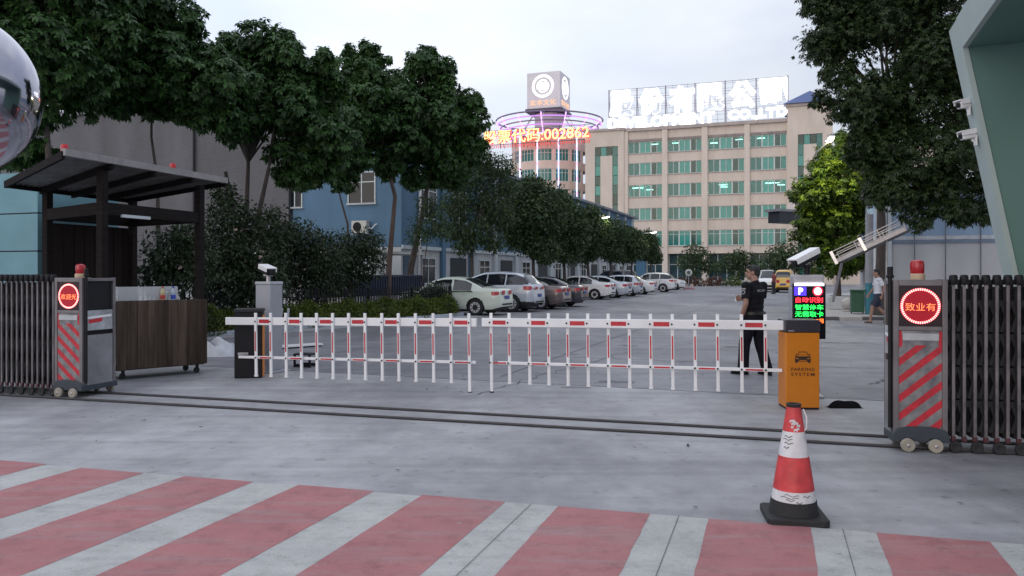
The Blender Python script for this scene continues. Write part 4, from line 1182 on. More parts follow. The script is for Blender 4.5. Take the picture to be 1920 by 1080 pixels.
# ------------------------------------------------------------------ planting strip: kerb, fence, hedge, crowd barrier
k0, k1 = W(-14.45, 14.6), W(-12.15, 27.35)
kb = MB(); kb.bar(k0 + Vector((0, 0, .055)), k1 + Vector((0, 0, .055)), .22, .13)
o = struct('kerb', kb, mat('kerb_paint', (.36, .40, .46), .7, ns=1.5, na=.2, bump=.2), bevel=.015)
pv = [k0 + U * .12 , k1 + U * .12, k1 + U * 1.0, k0 + U * .75]
struct('kerb_apron', MB().poly([(v.x, v.y, .008) for v in pv]), mat('apron_light', (.46, .46, .49), .7, ns=2, col2=(.30, .31, .34)))
def picket_fence(p0, p1, h, label, gap=.13):
    d = p1 - p0; L = d.length
    t = thing('picket_fence', label, 'fence', p0, math.atan2(d.y, d.x))
    MB().span(0, L, -.018, .018, h * .82, h * .82 + .04).span(0, L, -.018, .018, h * .25, h * .25 + .04).build('rail', M_black, t)
    pk = MB(); n = int(L / gap)
    for k in range(n):
        x = (k + .5) * gap
        pk.span(x - .016, x + .016, -.035, -.0185, .08, h)
        pk.prism([(x - .022, h), (x + .022, h), (x, h + .06)], -.035, -.019, 0, Matrix(((1, 0, 0, 0), (0, 0, 1, 0), (0, 1, 0, 0), (0, 0, 0, 1))))
    pk.build('pickets', M_black, t)
    x = 0
    while x <= L + .01:
        MB().span(x - .04, x + .04, -.016, .064, 0, h + .02).lathe([(.04, h + .02), (.05, h + .05), (.02, h + .10), (.001, h + .11)], 8, (x, .024, 0)).build('fence_post', M_black, t)
        x += L / round(L / 2.4)
picket_fence(W(-15.05, 13.4), W(-12.60, 27.35), 1.08, 'low black picket fence behind the clipped hedge')
cbar = thing('crowd_barrier', 'dark blue barred steel barrier standing behind the picket fence', 'barrier', W(-15.9, 23.0), -TH + R(78))
m_nv = mat('navy_steel', (.02, .028, .06), .5)
MB().tube([(0, 0, 0), (0, 0, 1.35), (.06, 0, 1.48), (.18, 0, 1.52), (6.0, 0, 1.52), (6.14, 0, 1.47), (6.2, 0, 1.35), (6.2, 0, 0)], .035, 8).build('frame', m_nv, cbar, smooth=True)
q = MB()
for k in range(44): q.span(.14 * k + .08, .14 * k + .105, -.012, .012, .2, 1.5)
q.span(0, 6.2, -.012, .012, .18, .22).span(0, 6.2, .02, .03, .75, 1.48)
q.build('bars', m_nv, cbar)
cp_ = thing('carport', 'pale flat shed roof on thin posts under the trees by the workshop', 'shed', W(-18.6, 27.5), -TH)
MB().span(-5.5, 2.2, 0, 5.5, 2.45, 2.56).build('roof', mat('shed_roof', (.50, .50, .48), .6, ns=2, na=.2), cp_)
for x in (-5.3, 0, 2.0):
    for y in (.2, 5.3): MB().span(x - .04, x + .04, y - .04, y + .04, 0, 2.449).build('post', M_grey, cp_)
MB().span(-5.4, 2.0, 5.36, 5.42, .0, 1.2).build('low_wall', M_lowwhite, cp_)

# ------------------------------------------------------------------ right side: green portal, white workshop, gangways, bollards
M_mint = mat('mint_render', (.105, .205, .18), .65, ns=1.0, na=.08, detail=8)
M_mintpale = mat('mint_edge', (.36, .44, .425), .65, ns=1.5, na=.06)
pt = thing('gate_portal', 'leaning mint green portal wall with overhanging roof slab', 'portal', W(0, 9.2), -TH)
def PX(px, y): # local x and z of a photo point on the portal's face
    a_, d_ = on_b(px, 9.2); return a_, EYE + (HY - y) * d_ / F
o0, o1 = PX(1803, 36), PX(1906, 500); i0 = PX(1822, 88)
sl_ = (o1[0] - o0[0]) / (o0[1] - o1[1])
def xe(z): return o0[0] + (o0[1] - z) * sl_
zt = o0[1]
MB().add([(xe(0) + .004, .0, 0), (xe(0) + 6, .0, 0), (xe(zt) + 6, .0, zt), (xe(zt) + .004, .0, zt), (xe(0) + .004, .42, 0), (xe(0) + 6, .42, 0), (xe(zt) + 6, .42, zt), (xe(zt) + .004, .42, zt)],
         [(0, 1, 2, 3), (7, 6, 5, 4), (0, 3, 7, 4), (1, 5, 6, 2), (3, 2, 6, 7), (0, 4, 5, 1)]).build('wall', M_mint, pt)
MB().add([(xe(0) - .05, -.012, 0), (xe(0), -.012, 0), (xe(zt), -.012, zt), (xe(zt) - .05, -.012, zt), (xe(0) - .05, .43, 0), (xe(0), .43, 0), (xe(zt), .43, zt), (xe(zt) - .05, .43, zt)],
         [(0, 1, 2, 3), (7, 6, 5, 4), (0, 3, 7, 4), (1, 5, 6, 2), (3, 2, 6, 7), (0, 4, 5, 1)]).build('edge_trim', M_mintpale, pt)
zs = i0[1]
MB().add([(xe(zs) + .001, -5.5, zs), (xe(zs) + 6, -5.5, zs), (xe(zt) + 6, -5.5, zt + .01), (xe(zt) + .001, -5.5, zt + .01), (xe(zs) + .001, -.013, zs), (xe(zs) + 6, -.013, zs), (xe(zt) + 6, -.013, zt + .01), (xe(zt) + .001, -.013, zt + .01)],
         [(0, 1, 2, 3), (7, 6, 5, 4), (0, 3, 7, 4), (1, 5, 6, 2), (3, 2, 6, 7), (0, 4, 5, 1)]).build('roof_slab', M_mint, pt)
MB().add([(xe(zs) - .05, -5.5, zs), (xe(zs), -5.5, zs), (xe(zt), -5.5, zt + .012), (xe(zt) - .05, -5.5, zt + .012), (xe(zs) - .05, -.013, zs), (xe(zs), -.013, zs), (xe(zt), -.013, zt + .012), (xe(zt) - .05, -.013, zt + .012)],
         [(0, 1, 2, 3), (7, 6, 5, 4), (0, 3, 7, 4), (1, 5, 6, 2), (3, 2, 6, 7), (0, 4, 5, 1)]).build('roof_fascia', M_mintpale, pt)
for (px, py, lab_, yw) in ((1822, 187, 'white bullet camera on the portal edge, the upper of two', -62), (1829, 246, 'white bullet camera on the portal edge, the lower of two', -75)):
    a_, z_ = PX(px, py)
    loc = W(a_, 9.2 + .2, z_)
    t = thing('security_camera', lab_, 'camera', loc, -TH, 'cameras on the portal edge')
    MB().tube([(xe(z_) - a_ - .05, 0, -.07), (.02, 0, -.075), (.0, 0, -.05)], .012, 8).box((xe(z_) - a_ - .06, 0, -.07), (.02, .08, .10)).build('bracket', M_white, t)
    bullet_camera(t, Matrix.Rotation(R(yw), 4, 'Z') @ Matrix.Rotation(R(10), 4, 'X'), .22, .8, M_white)

wb = thing('white_workshop', 'white single storey workshop with blue upper band behind the big dark tree', 'building', W(0, 33.5), -TH)
def wx(px): return on_b(px, 33.5)[0]
def wz(px, y): return EYE + (HY - y) * on_b(px, 33.5)[1] / F
xl, xr = wx(1642), wx(1642) + 16
MB().span(xl, xr, .0, 9, .0, .62).build('plinth', mat('plinth_blue', (.20, .24, .30), .7, ns=2), wb)
MB().span(xl, xr, .005, 9, .621, wz(1760, 456)).build('white_wall', mat('white_render_worn', (.50, .51, .54), .75, ns=.7, col2=(.40, .41, .44), stretch=(1, 1, .4), detail=9), wb)
MB().span(xl - .02, xr, -.03, 9.02, wz(1760, 456) + .001, wz(1760, 449)).build('blue_stripe', mat('stripe_blue', (.17, .22, .30), .7), wb)
MB().span(xl, xr, .005, 9, wz(1760, 449) + .001, wz(1760, 442)).build('white_band', mat('white_band', (.52, .54, .58), .75), wb)
MB().span(xl, xr, .0, 9, wz(1760, 442) + .001, 4.9).build('upper_wall', mat('upper_blue_render', (.26, .36, .50), .75, ns=.7, na=.12, detail=8), wb)
MB().span(xl - .2, xr, -.3, 9.2, 4.901, 5.1).build('eave', M_grey, wb)
MB().span(xl - .02, xl + .55, -.10, -.031, .0, 4.88).build('corner_pier', M_pale, wb)
for px in (1663, 1714, 1772, 1838): MB().tube([(wx(px), -.1, .6), (wx(px), -.1, 4.85)], .022, 6).build('downpipe', mat('pipe_grey', (.13, .14, .16), .6), wb)
struct('right_pavement', MB().add([(v.x, v.y, .10) for v in (Vector((10.4, 27.2, 0)), Vector((30, 27.2, 0)), Vector((40, 60, 0)), Vector((22.4, 60, 0)))], [(0, 1, 2, 3)]), mat('pavement_grey', (.34, .33, .33), .75, ns=1.5, na=.15, bump=.2))
kr = MB()
for k in range(26):
    x = 10.4 + k * .8
    kr.span(x, x + .785, 26.95, 27.2, 0, .12, k % 2)
tag(kr.build('striped_kerb', [mat('kerb_dark', (.10, .10, .11), .7), mat('kerb_light', (.42, .41, .38), .7, ns=3)], bevel=.012), kind='structure')
for (px, py, lab_) in ((1588, 589, 'round concrete ball bollard on the pavement at the foot of the leaning pole'), (1677, 603, 'round concrete ball bollard on the pavement beside the folding gate cabinet')):
    p_ = G(px, py); p_.z = .10 if py < 595 else .0
    t = thing('ball_bollard', lab_, 'bollard', p_, 0, 'concrete ball bollards')
    MB().lathe([(.17, 0), (.18, .02), (.16, .07), (.12, .09)], 24).build('foot', mat('ball_concrete', (.42, .40, .38), .8, ns=6, na=.15, bump=.2), t, smooth=True)
    MB().ball((0, 0, .30), .235, 28, 18).build('ball', MATS['ball_concrete'], t, smooth=True)
t = thing('litter_bin', 'dark green wheeled litter bin beside the turquoise column foot', 'bin', D(1608, 0, 29.5) * Vector((1, 1, 0)) if False else Vector(((1608 - HX) * 29.5 / F, 29.5, .10)), -TH)
mg = mat('bin_green', (.015, .09, .05), .5)
MB().prism([(-.22, -.25), (.22, -.25), (.25, .25), (-.25, .25)], .06, .82).build('bin_body', mg, t, bevel=.02)
MB().span(-.27, .27, -.29, .28, .83, .90).build('lid', mg, t, bevel=.02)
for x in (-.2, .2): MB().lathe([(.02, -.02), (.08, -.02), (.08, .02), (.02, .02)], 14, (0, 0, 0), 0, Matrix.Translation((x, .27, .08)) @ Matrix.Rotation(R(90), 4, 'Y')).build('wheel', M_rub, t)
t = thing('planter_box', 'pale concrete planter box on the pavement under the light green tree', 'planter', Vector(((1575 - HX) * 33 / F, 33, .10)), -TH)
MB().prism([(-.45, -.25), (.45, -.25), (.45, .25), (-.45, .25)], 0, .55).build('box', M_lowwhite, t, bevel=.03)
MB().span(-.38, .38, -.19, .19, .551, .58).build('soil', M_soil, t)
t = thing('service_column', 'pale round column with turquoise painted foot beside the white workshop', 'column', Vector(((1630 - HX) * 29.2 / F, 29.2, .10)), 0)
MB().lathe([(.145, .0), (.145, 1.15)], 20).build('painted_foot', mat('turq_paint', (.04, .20, .26), .6), t, smooth=True)
MB().lathe([(.135, 1.151), (.135, 3.7)], 20).build('shaft', mat('column_grey', (.30, .31, .34), .7, ns=2), t, smooth=True)

def gangway(name, label, p0, p1, wdt, rail_h, m, poles):
    """sloping metal gangway with side rails"""
    d = p1 - p0; L = d.length
    Mx = Matrix.Translation(p0) @ d.to_track_quat('X', 'Z').to_matrix().to_4x4()
    t = thing(name, label, 'gangway', (p0.x, p0.y, 0))
    I = Matrix.Translation((-p0.x, -p0.y, 0)) @ Mx
    MB().span(0, L, -wdt / 2, wdt / 2, -.05, 0, 0, I).span(0, L, -wdt / 2 - .03, -wdt / 2 - .001, -.09, .04, 0, I).span(0, L, wdt / 2 + .001, wdt / 2 + .03, -.09, .04, 0, I).build('deck', m, t)
    for sy in (-1, 1):
        r_ = MB()
        y = sy * (wdt / 2 + .015)
        for h in (.5, 1.0): r_.bar((0, y, rail_h * h), (L, y, rail_h * h), .025, .025, 0, I)
        n = max(3, int(L / .62))
        for k in range(n + 1): r_.bar((L * k / n, y, .041), (L * k / n, y, rail_h), .025, .025, 0, I)
        r_.build('side_rail', M_alu, t)
    for s_ in (0, .42): MB().span(L * s_ - .05, L * s_ + .05, -wdt / 2 - .06, -wdt / 2 - .032, -.12, rail_h + .02, 0, I).build('bright_plate', M_steel, t)
    for (a, b_, r0) in poles:
        MB().tube([Vector(a) - Vector((p0.x, p0.y, 0)), Vector(b_) - Vector((p0.x, p0.y, 0))], r0, 10).build('support_pole', M_alu, t)
g0, g1 = D(1572, 489, 26.6), D(1702, 428, 25.4)
gangway('sloping_gangway', 'sloping metal gangway with side rails on a leaning pole, beside the white workshop', g0, g1, .8, .32, mat('deck_bright', (.30, .30, .32), .35, metal=.8), [((g0.x + .12, g0.y, g0.z - .05), (g0.x + .35, g0.y + 1.3, .62), .05), (D(1662, 452, 25.9), Vector((D(1662, 452, 25.9).x, 25.9, .0)), .04)])
t = thing('canopy_box', 'dark box canopy on slanted struts beside the light green tree', 'canopy', Vector(((1470 - HX) * 46 / F, 46, 0)), R(28))
zc = EYE + (HY - 405) * 46 / F
MB().span(-.75, 1.9, -.35, .5, zc - .42, zc + .22).build('box_body', mat('box_dark', (.018, .02, .032), .45), t)
MB().span(-.95, 2.0, -.45, .6, zc + .223, zc + .36).build('top_plate', mat('box_plate', (.22, .21, .24), .5), t)
for k in range(3): MB().bar((.25 + .35 * k, .1 * k, zc + .36), (1.6 + .35 * k, .3, zc + 1.45), .05, .05).build('strut', M_alu, t)
MB().tube([(2.2, .3, 0), (2.2, .3, zc + 1.6)], .09, 10).build('pole', M_grey, t)
MB().span(1.55, 1.9, -.3, -.1, zc + .60, zc + .72).build('work_lamp', emit('work_lamp', (1, .96, .85), 5), t)

# ------------------------------------------------------------------ street lamps (lit)
e_lamp = emit('lamp_warm', (1.0, .93, .74), 9, True); e_lampw = emit('lamp_cool', (1, .98, .95), 7, True)
def street_lamp(pos, tip, label, em, s=1.0, power=60):
    t = thing('street_lamp', label, 'street lamp', pos, 0, 'lit street lamps')
    tp = Vector(tip) - pos
    d = Vector((tp.x, tp.y, 0)); L = d.length; e = d / L
    hz = tp.z - .45
    MB().lathe([(.14, 0), (.14, .5), (.075, .55), (.05, hz)], 14).build('pole', mat('lamp_pole', (.38, .38, .40), .5), t, smooth=True)
    MB().tube([(0, 0, hz - .05), (e.x * L * .25, e.y * L * .25, hz + .30), tuple(tp - e * .35 * s)], [.045, .04, .032], 8).build('arm', MATS['lamp_pole'], t, smooth=True)
    q = e.to_track_quat('X', 'Z').to_matrix().to_4x4()
    T = Matrix.Translation(tp) @ q @ Matrix.Rotation(R(-8), 4, 'Y')
    h = MB().span(-.42 * s, .36 * s, -.13 * s, .13 * s, .02 * s, .11 * s, 0, T).build('lamp_head', M_white, t, bevel=.03 * s)
    MB().ball((0, 0, 0), (.36 * s, .115 * s, .07 * s), 16, 10, 0, T).build('lit_lens', em, h, smooth=True)
    ld = bpy.data.lights.new('lamp_light', 'POINT'); ld.energy = power; ld.color = (1.0, .88, .62); ld.shadow_soft_size = .15
    lo = bpy.data.objects.new('lamp_light', ld); COL.objects.link(lo); lo.parent = t; lo.location = tp - Vector((0, 0, .22))
tp = D(1557, 262, 33.6)
street_lamp(Vector(((1521 - HX) * 37.4 / F, 37.4, 0)), tp, 'tall lit street lamp reaching over the light green tree', e_lamp, .95, 420)
b1, d1 = on_a(1135, -12.6); tp = D(1136, 408, d1); street_lamp(Vector((tp.x - 2.4, tp.y + .9, 0)), tp, 'lit street lamp above the parked cars, the taller of the pair among the dense trees', e_lampw, .75)
b1, d1 = on_a(1224, -12.2); tp = D(1226, 436, d1); street_lamp(Vector((tp.x - 2.5, tp.y + .9, 0)), tp, 'lit street lamp with pale arm at the end of the row of dense trees', e_lampw, .7)

# ------------------------------------------------------------------ steel ball
bp = Vector((-2.008, 2.793, 2.239))
t = thing('steel_ball', 'mirror polished steel ball on a post', 'ball', (bp.x, bp.y, 0))
MB().ball((0, 0, bp.z), .30, 64, 40).build('mirror_ball', mat('mirror_steel', (.36, .36, .42), .08, metal=1.0, ns=2, na=.04, spec=.5), t, smooth=True)
MB().lathe([(.10, 0), (.10, .02), (.045, .03), (.045, bp.z - .29)], 20).build('post', M_steel, t, smooth=True)

# ------------------------------------------------------------------ foliage
def add_cards(name, base, tip, wv, m, parent, fold=0.0, nrm=None):
    """one four-cornered leaf per row: base, one side, tip, other side"""
    n = len(base)
    mid = base * .5 + tip * .5
    if nrm is not None and fold: mid = mid + nrm * fold
    v = np.empty((n, 4, 3)); v[:, 0] = base; v[:, 1] = mid + wv; v[:, 2] = tip; v[:, 3] = mid - wv
    me = bpy.data.meshes.new(name)
    me.vertices.add(n * 4); me.vertices.foreach_set('co', v.reshape(-1).astype(np.float32))
    me.loops.add(n * 4); me.loops.foreach_set('vertex_index', np.arange(n * 4, dtype=np.int32))
    me.polygons.add(n); me.polygons.foreach_set('loop_start', np.arange(0, n * 4, 4, dtype=np.int32)); me.polygons.foreach_set('loop_total', np.full(n, 4, np.int32))
    me.update(calc_edges=True)
    me.materials.append(m)
    return link(name, me, parent)
def unit(a): return a / np.maximum(np.linalg.norm(a, axis=1, keepdims=True), 1e-9)
def clump_points(clumps, dens, rg, inner=.45):
    P, N = [], []
    for c, r in clumps:
        c = np.array(c); r = np.array(r if hasattr(r, '__len__') else (r, r, r), float)
        n = max(4, int(dens * (r[0] * r[1] + r[0] * r[2] + r[1] * r[2]) / 3 * 4 * math.pi))
        d = unit(rg.normal(size=(n, 3)))
        f = (inner + (1.0 - inner) * rg.random((n, 1)) ** .55) * (1 + .12 * rg.normal(size=(n, 1)))
        P.append(c + d * r * f); N.append(unit(d / r))
    return np.concatenate(P), np.concatenate(N)
def rosettes(P, N, rg, leaves, length, width, droop, up=.6):
    n = len(P)
    ax = unit(N * .7 + np.array([0, 0, up]) + rg.normal(size=(n, 3)) * .25)
    h = unit(np.cross(ax, rg.normal(size=(n, 3)))); k = np.cross(ax, h)
    B, T, Wv, Nn = [], [], [], []
    for i in range(leaves):
        t = 2 * math.pi * i / leaves + rg.random((n, 1)) * .8
        dr_ = h * np.cos(t) + k * np.sin(t)
        el = rg.uniform(-.1, .55, (n, 1))
        dr2 = unit(dr_ + ax * el + np.array([0, 0, -1.0]) * droop * rg.random((n, 1)))
        L = length * rg.uniform(.7, 1.2, (n, 1))
        b = P + dr2 * length * .08
        B.append(b); T.append(b + dr2 * L + np.array([0, 0, -1]) * L * droop * .3)
        w = unit(np.cross(dr2, ax)); Wv.append(w * width * L / length * .5); Nn.append(ax)
    return np.concatenate(B), np.concatenate(T), np.concatenate(Wv), np.concatenate(Nn)
def scatter(P, N, rg, length, width, droop=.5, spread=.9):
    n = len(P)
    d = unit(N * .6 + rg.normal(size=(n, 3)) * spread + np.array([0, 0, -droop]))
    L = length * rg.uniform(.6, 1.3, (n, 1))
    ax = unit(N + rg.normal(size=(n, 3)) * .6)
    w = unit(np.cross(d, ax))
    return P, P + d * L, w * width * L / length * .5, unit(np.cross(w, d))
M_bark = mat('bark_dark', (.075, .06, .055), .9, ns=5, na=.4, bump=.5, bs=18, stretch=(1, 1, .3))
M_bark2 = mat('bark_reddish', (.11, .075, .065), .9, ns=5, na=.4, bump=.5, bs=18, stretch=(1, 1, .3))
def make_tree(name, label, base, clumps, limbs, m_leaf, kind, dens, seed, leaf, group=None, bark=None, tr=.11, trunk_pts=None, inner=.45, leaves=9, droop=.95, flowers=0, cat='tree', m_flower=None, stems=None, lamplit=0, m_lamplit=None):
    rg = np.random.default_rng(seed)
    t = thing(name, label, cat, base, 0, group)
    b0 = np.array(base)
    cl = [(np.array(c) - b0, r) for c, r in clumps]
    P, N = clump_points(cl, dens, rg, inner)
    ok = P[:, 2] > .05; P, N = P[ok], N[ok]
    if kind == 'rosette': B, T, Wv, Nn = rosettes(P, N, rg, leaves, leaf[0], leaf[1], droop)
    else: B, T, Wv, Nn = scatter(P, N, rg, leaf[0], leaf[1], droop)
    if limbs is not None:
        mb = MB()
        tp = trunk_pts or [(0, 0, 0), (.03, .02, limbs * .5), (0, 0, limbs)]
        tp = [Vector(q) for q in tp]
        nn = len(tp)
        rs = [tr * (1.25 if i == 0 else 1 - .45 * i / (nn - 1)) for i in range(nn)]
        mb.tube(tp, rs, 10)
        top = tp[-1]
        cc = sum((Vector(c) for c, r in cl), Vector()) / len(cl)
        hub = Vector((cc.x * .75 + top.x * .25, cc.y * .75 + top.y * .25, max(top.z + .2, cc.z - .25 * (cc.z - top.z))))
        starts = [top]
        if stems:
            for (sx, sy, sz) in stems:
                st_ = Vector((sx, sy, sz)); mb.tube([top, top.lerp(st_, .45) + Vector((sx * .12, sy * .12, -.1)), st_], [tr * .75, tr * .6, tr * .42], 8); starts.append(st_)
            starts = starts[1:]
        else:
            mb.tube([top, top.lerp(hub, .5) + Vector((rg.normal(0, .06), rg.normal(0, .06), 0)), hub], [tr * .55, tr * .45, tr * .3], 8); starts = [hub]
        for c, r in [q for q in cl if (q[1][0] if hasattr(q[1], '__len__') else q[1]) > .35 * max((w[1][0] if hasattr(w[1], '__len__') else w[1]) for w in cl)][:26]:
            c = Vector(c); s_ = min(starts, key=lambda q: (q - c).length)
            md = s_.lerp(c, .5) + Vector((rg.normal(0, .12), rg.normal(0, .12), .1))
            mb.tube([s_, md, c], [tr * .28, tr * .18, tr * .07], 6)
        mb.build('trunk', bark or M_bark, t, smooth=True)
    add_cards('crown', B, T, Wv, m_leaf, t, leaf[1] * .18, Nn)
    if lamplit:                                    # upper, outer lobes: lamplight put into a brighter leaf colour
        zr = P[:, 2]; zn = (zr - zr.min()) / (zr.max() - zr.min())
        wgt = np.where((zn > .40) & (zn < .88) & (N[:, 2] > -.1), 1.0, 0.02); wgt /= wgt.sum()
        idx = rg.choice(len(P), lamplit, replace=False, p=wgt)
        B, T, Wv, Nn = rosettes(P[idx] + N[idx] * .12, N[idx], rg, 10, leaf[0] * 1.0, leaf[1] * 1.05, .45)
        add_cards('lamplit_leaves', B, T, Wv, m_lamplit, t, leaf[1] * .18, Nn)
    if flowers:
        idx = rg.choice(len(P), flowers, replace=False)
        Pf, Nf = P[idx] + N[idx] * .08, N[idx]
        B, T, Wv, Nn = rosettes(Pf, Nf, rg, 5, .055, .05, .1)
        add_cards('blossoms', B, T, Wv, m_flower, t)
    return t
L_dark = leafmat('leaf_tropical', (.034, .080, .030), .25, .5, (1.25, 1.25, .8))
L_camphor = leafmat('leaf_camphor', (.026, .050, .020), .22, .55)
L_conif = leafmat('leaf_dense', (.034, .066, .030), .18, .45)
L_limelit = leafmat('leaf_lime_lamplit', (.16, .25, .03), .35, .4, (1.3, 1.2, .6))
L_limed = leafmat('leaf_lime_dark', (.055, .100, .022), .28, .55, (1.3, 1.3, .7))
L_feath = leafmat('leaf_feathery', (.040, .075, .036), .25, .5)
L_shrub = leafmat('leaf_shrub', (.022, .040, .022), .18, .5)
L_hedge = leafmat('leaf_hedge', (.065, .105, .022), .22, .5, (1.4, 1.2, .7))
L_redsh = leafmat('leaf_red', (.085, .035, .030), .2, .5, (1.2, 1.3, .8))
M_flower = mat('pale_petal', (.55, .40, .36), .6)

rgs = np.random.default_rng(77)
def pxclumps(d, lst, rd=1.0, sub=0):
    """crown lobes measured in the photo at distance d: (px, py, radius px, depth offset m)"""
    out = []
    for px, py, rp, dz in lst:
        r = rp * (d + dz) / F
        c = D(px, py, d + dz)
        if not sub:
            out.append(((c.x, c.y, c.z), (r, r * rd, r * .82)))
        else:                                     # break every lobe into smaller billows round a core
            out.append(((c.x, c.y, c.z), (r * .70, r * .70 * rd, r * .60)))
            for q in range(sub):
                o_ = Vector(unit(rgs.normal(size=(1, 3)))[0]); o_.z = o_.z * .8 + .12
                rr_ = r * rgs.uniform(.36, .60)
                p_ = c + o_ * (r * rgs.uniform(.55, .88))
                out.append(((p_.x, p_.y, p_.z), (rr_, rr_, rr_ * .8)))
    return out
def gp(px, d): return Vector(((px - HX) * d / F, d, 0))
big = 'broad leaved trees in the planting strip'
# (trunk column, distance, label, lobes, trunk)
make_tree('broadleaf_tree', 'broad leaved tree towering over the gatehouse, half hidden by the steel ball', gp(95, 17.5), pxclumps(17.5, [(40, 60, 120, 0), (150, 40, 110, .5), (60, 190, 95, -.3), (140, 160, 60, .2), (90, -40, 140, 0), (30, 280, 60, .4), (120, 110, 90, -1)], sub=6), 3.4, L_dark, 'rosette', 31, 1, (.155, .078), big, tr=.13)
make_tree('broadleaf_tree', 'broad leaved tree with a single slim straight trunk behind the timber shelter', gp(295, 20.2), pxclumps(20.2, [(250, 70, 100, 0), (330, 95, 90, .6), (210, 140, 80, -.6), (300, 150, 90, 0), (280, 30, 70, .3), (380, 150, 70, -.4), (190, 50, 70, .8), (330, 190, 50, .2), (230, 0, 60, 0), (170, 90, 60, 1), (235, 185, 50, 0), (290, 195, 48, .4), (180, 170, 45, .6), (375, 205, 42, 0), (420, 215, 36, .3)], sub=6), 4.0, L_dark, 'rosette', 31, 2, (.155, .078), big, tr=.075)
make_tree('broadleaf_tree', 'broad leaved tree forking low into three leaning stems before the grey tiled wall', gp(458, 23.2), pxclumps(23.2, [(430, 130, 75, 0), (500, 130, 80, .5), (560, 140, 65, 0), (470, 200, 85, -.5), (550, 215, 80, .3), (520, 100, 45, -.3), (400, 190, 60, .4), (590, 200, 50, .6), (545, 85, 30, 0), (440, 85, 30, .4), (490, 85, 26, 0), (610, 250, 55, -.2), (625, 165, 34, .3), (600, 120, 30, 0), (560, 340, 24, .2), (615, 310, 34, .3), (545, 290, 40, 0), (535, 325, 26, .2), (590, 305, 30, 0)], sub=6), 2.2, L_dark, 'rosette', 29, 3, (.16, .08), big, tr=.13, trunk_pts=[(0, 0, 0), (-.08, 0, 1.0), (-.03, .05, 2.2)], stems=[(-.55, 0, 4.6), (.05, .2, 4.9), (.75, -.1, 4.7)])
make_tree('broadleaf_tree', 'broad leaved tree with reddish trunk standing between the air conditioner and the blue corner', gp(724, 30.6), pxclumps(30.6, [(680, 130, 50, 0), (660, 180, 60, .5), (710, 190, 60, -.4), (680, 230, 65, 0), (740, 230, 55, .3), (640, 240, 50, 0), (690, 95, 24, 0), (660, 100, 20, 0), (720, 115, 15, .3), (760, 260, 45, 0), (700, 285, 40, .3), (735, 160, 36, .2), (755, 200, 40, 0), (725, 315, 30, .2)], sub=6), 4.2, L_dark, 'rosette', 26, 4, (.165, .085), big, bark=M_bark2, tr=.14, trunk_pts=[(0, 0, 0), (.12, 0, 2.0), (.35, 0, 4.6)])
make_tree('broadleaf_tree', 'broad leaved tree with bent dark trunk, its crown touching the red sign letters', gp(768, 32.6), pxclumps(32.6, [(800, 130, 40, 0), (785, 190, 55, .5), (840, 180, 45, 0), (820, 230, 65, -.5), (870, 240, 45, .3), (790, 265, 55, 0), (850, 290, 55, .2), (885, 200, 26, 0), (800, 105, 22, 0), (830, 130, 26, .2), (760, 215, 45, 0), (890, 275, 28, 0), (830, 330, 40, .4), (770, 330, 30, -.3)], sub=6), 3.8, L_dark, 'rosette', 26, 5, (.165, .085), big, tr=.17, trunk_pts=[(0, 0, 0), (.05, 0, 1.8), (.30, 0, 3.0), (.55, 0, 4.2)])
make_tree('broadleaf_tree', 'slim broad leaved tree before the blue end wall, in front of its dark window', gp(652, 28.7), pxclumps(28.7, [(630, 290, 40, 0), (665, 300, 40, .4), (600, 250, 50, 0), (640, 340, 26, .2), (655, 240, 50, .5), (570, 280, 32, .2), (590, 330, 24, .4)], sub=6), 3.4, L_dark, 'rosette', 23, 6, (.165, .085), big, tr=.07)
make_tree('feathery_tree', 'small tree with loose feathery foliage by the white sedan', gp(884, 37.6), pxclumps(37.6, [(890, 330, 42, 0), (935, 315, 34, .4), (860, 380, 38, -.3), (920, 375, 40, .2), (890, 430, 42, 0), (940, 410, 30, .4), (845, 430, 26, 0), (905, 295, 24, 0), (950, 350, 24, 0), (850, 340, 26, .3), (870, 460, 24, -.2), (925, 455, 24, 0)], 1.0), 3.2, L_feath, 'card', 150, 7, (.18, .062), None, tr=.11, inner=.2)
rowg = 'dense rounded trees behind the parked cars'
ev = [(1000, 43.0, 318, 56, 'dense rounded tree, tallest and closest of the row behind the parked cars'), (1058, 48.8, 352, 46, 'dense rounded tree behind the brown sedan, second of the row'), (1103, 54.0, 378, 38, 'dense rounded tree under the taller lit lamp, third of the row'),
      (1145, 60.5, 398, 34, 'dense rounded tree fourth in the row behind the parked cars'), (1184, 68, 420, 28, 'dense rounded tree fifth in the row, next to the pale lamp arm'), (1220, 76.5, 428, 27, 'dense rounded tree, smallest and farthest of the row behind the parked cars')]
for k, (px, d_, ty, rp, lab_) in enumerate(ev):
    by = 492; lob = []
    rr = random.Random(k + 40)
    hpx = by - ty
    for q in range(9):
        f = (q + .5) / 9
        wpx = rp * (.55 + .55 * math.sin(math.pi * min(1, .25 + f * .7)))
        wpx *= (1.0 if f > .25 else .62)
        lob.append((px + rr.uniform(-.45, .45) * rp, ty + rp * .4 + f * (hpx - rp * .6), wpx * .74, rr.uniform(-.6, .6)))
    make_tree('dense_tree', lab_, gp(px, d_), pxclumps(d_, lob), 2.0, L_conif, 'card', 120, 50 + k, (.22, .10), rowg, tr=.16, inner=.3, droop=.3)
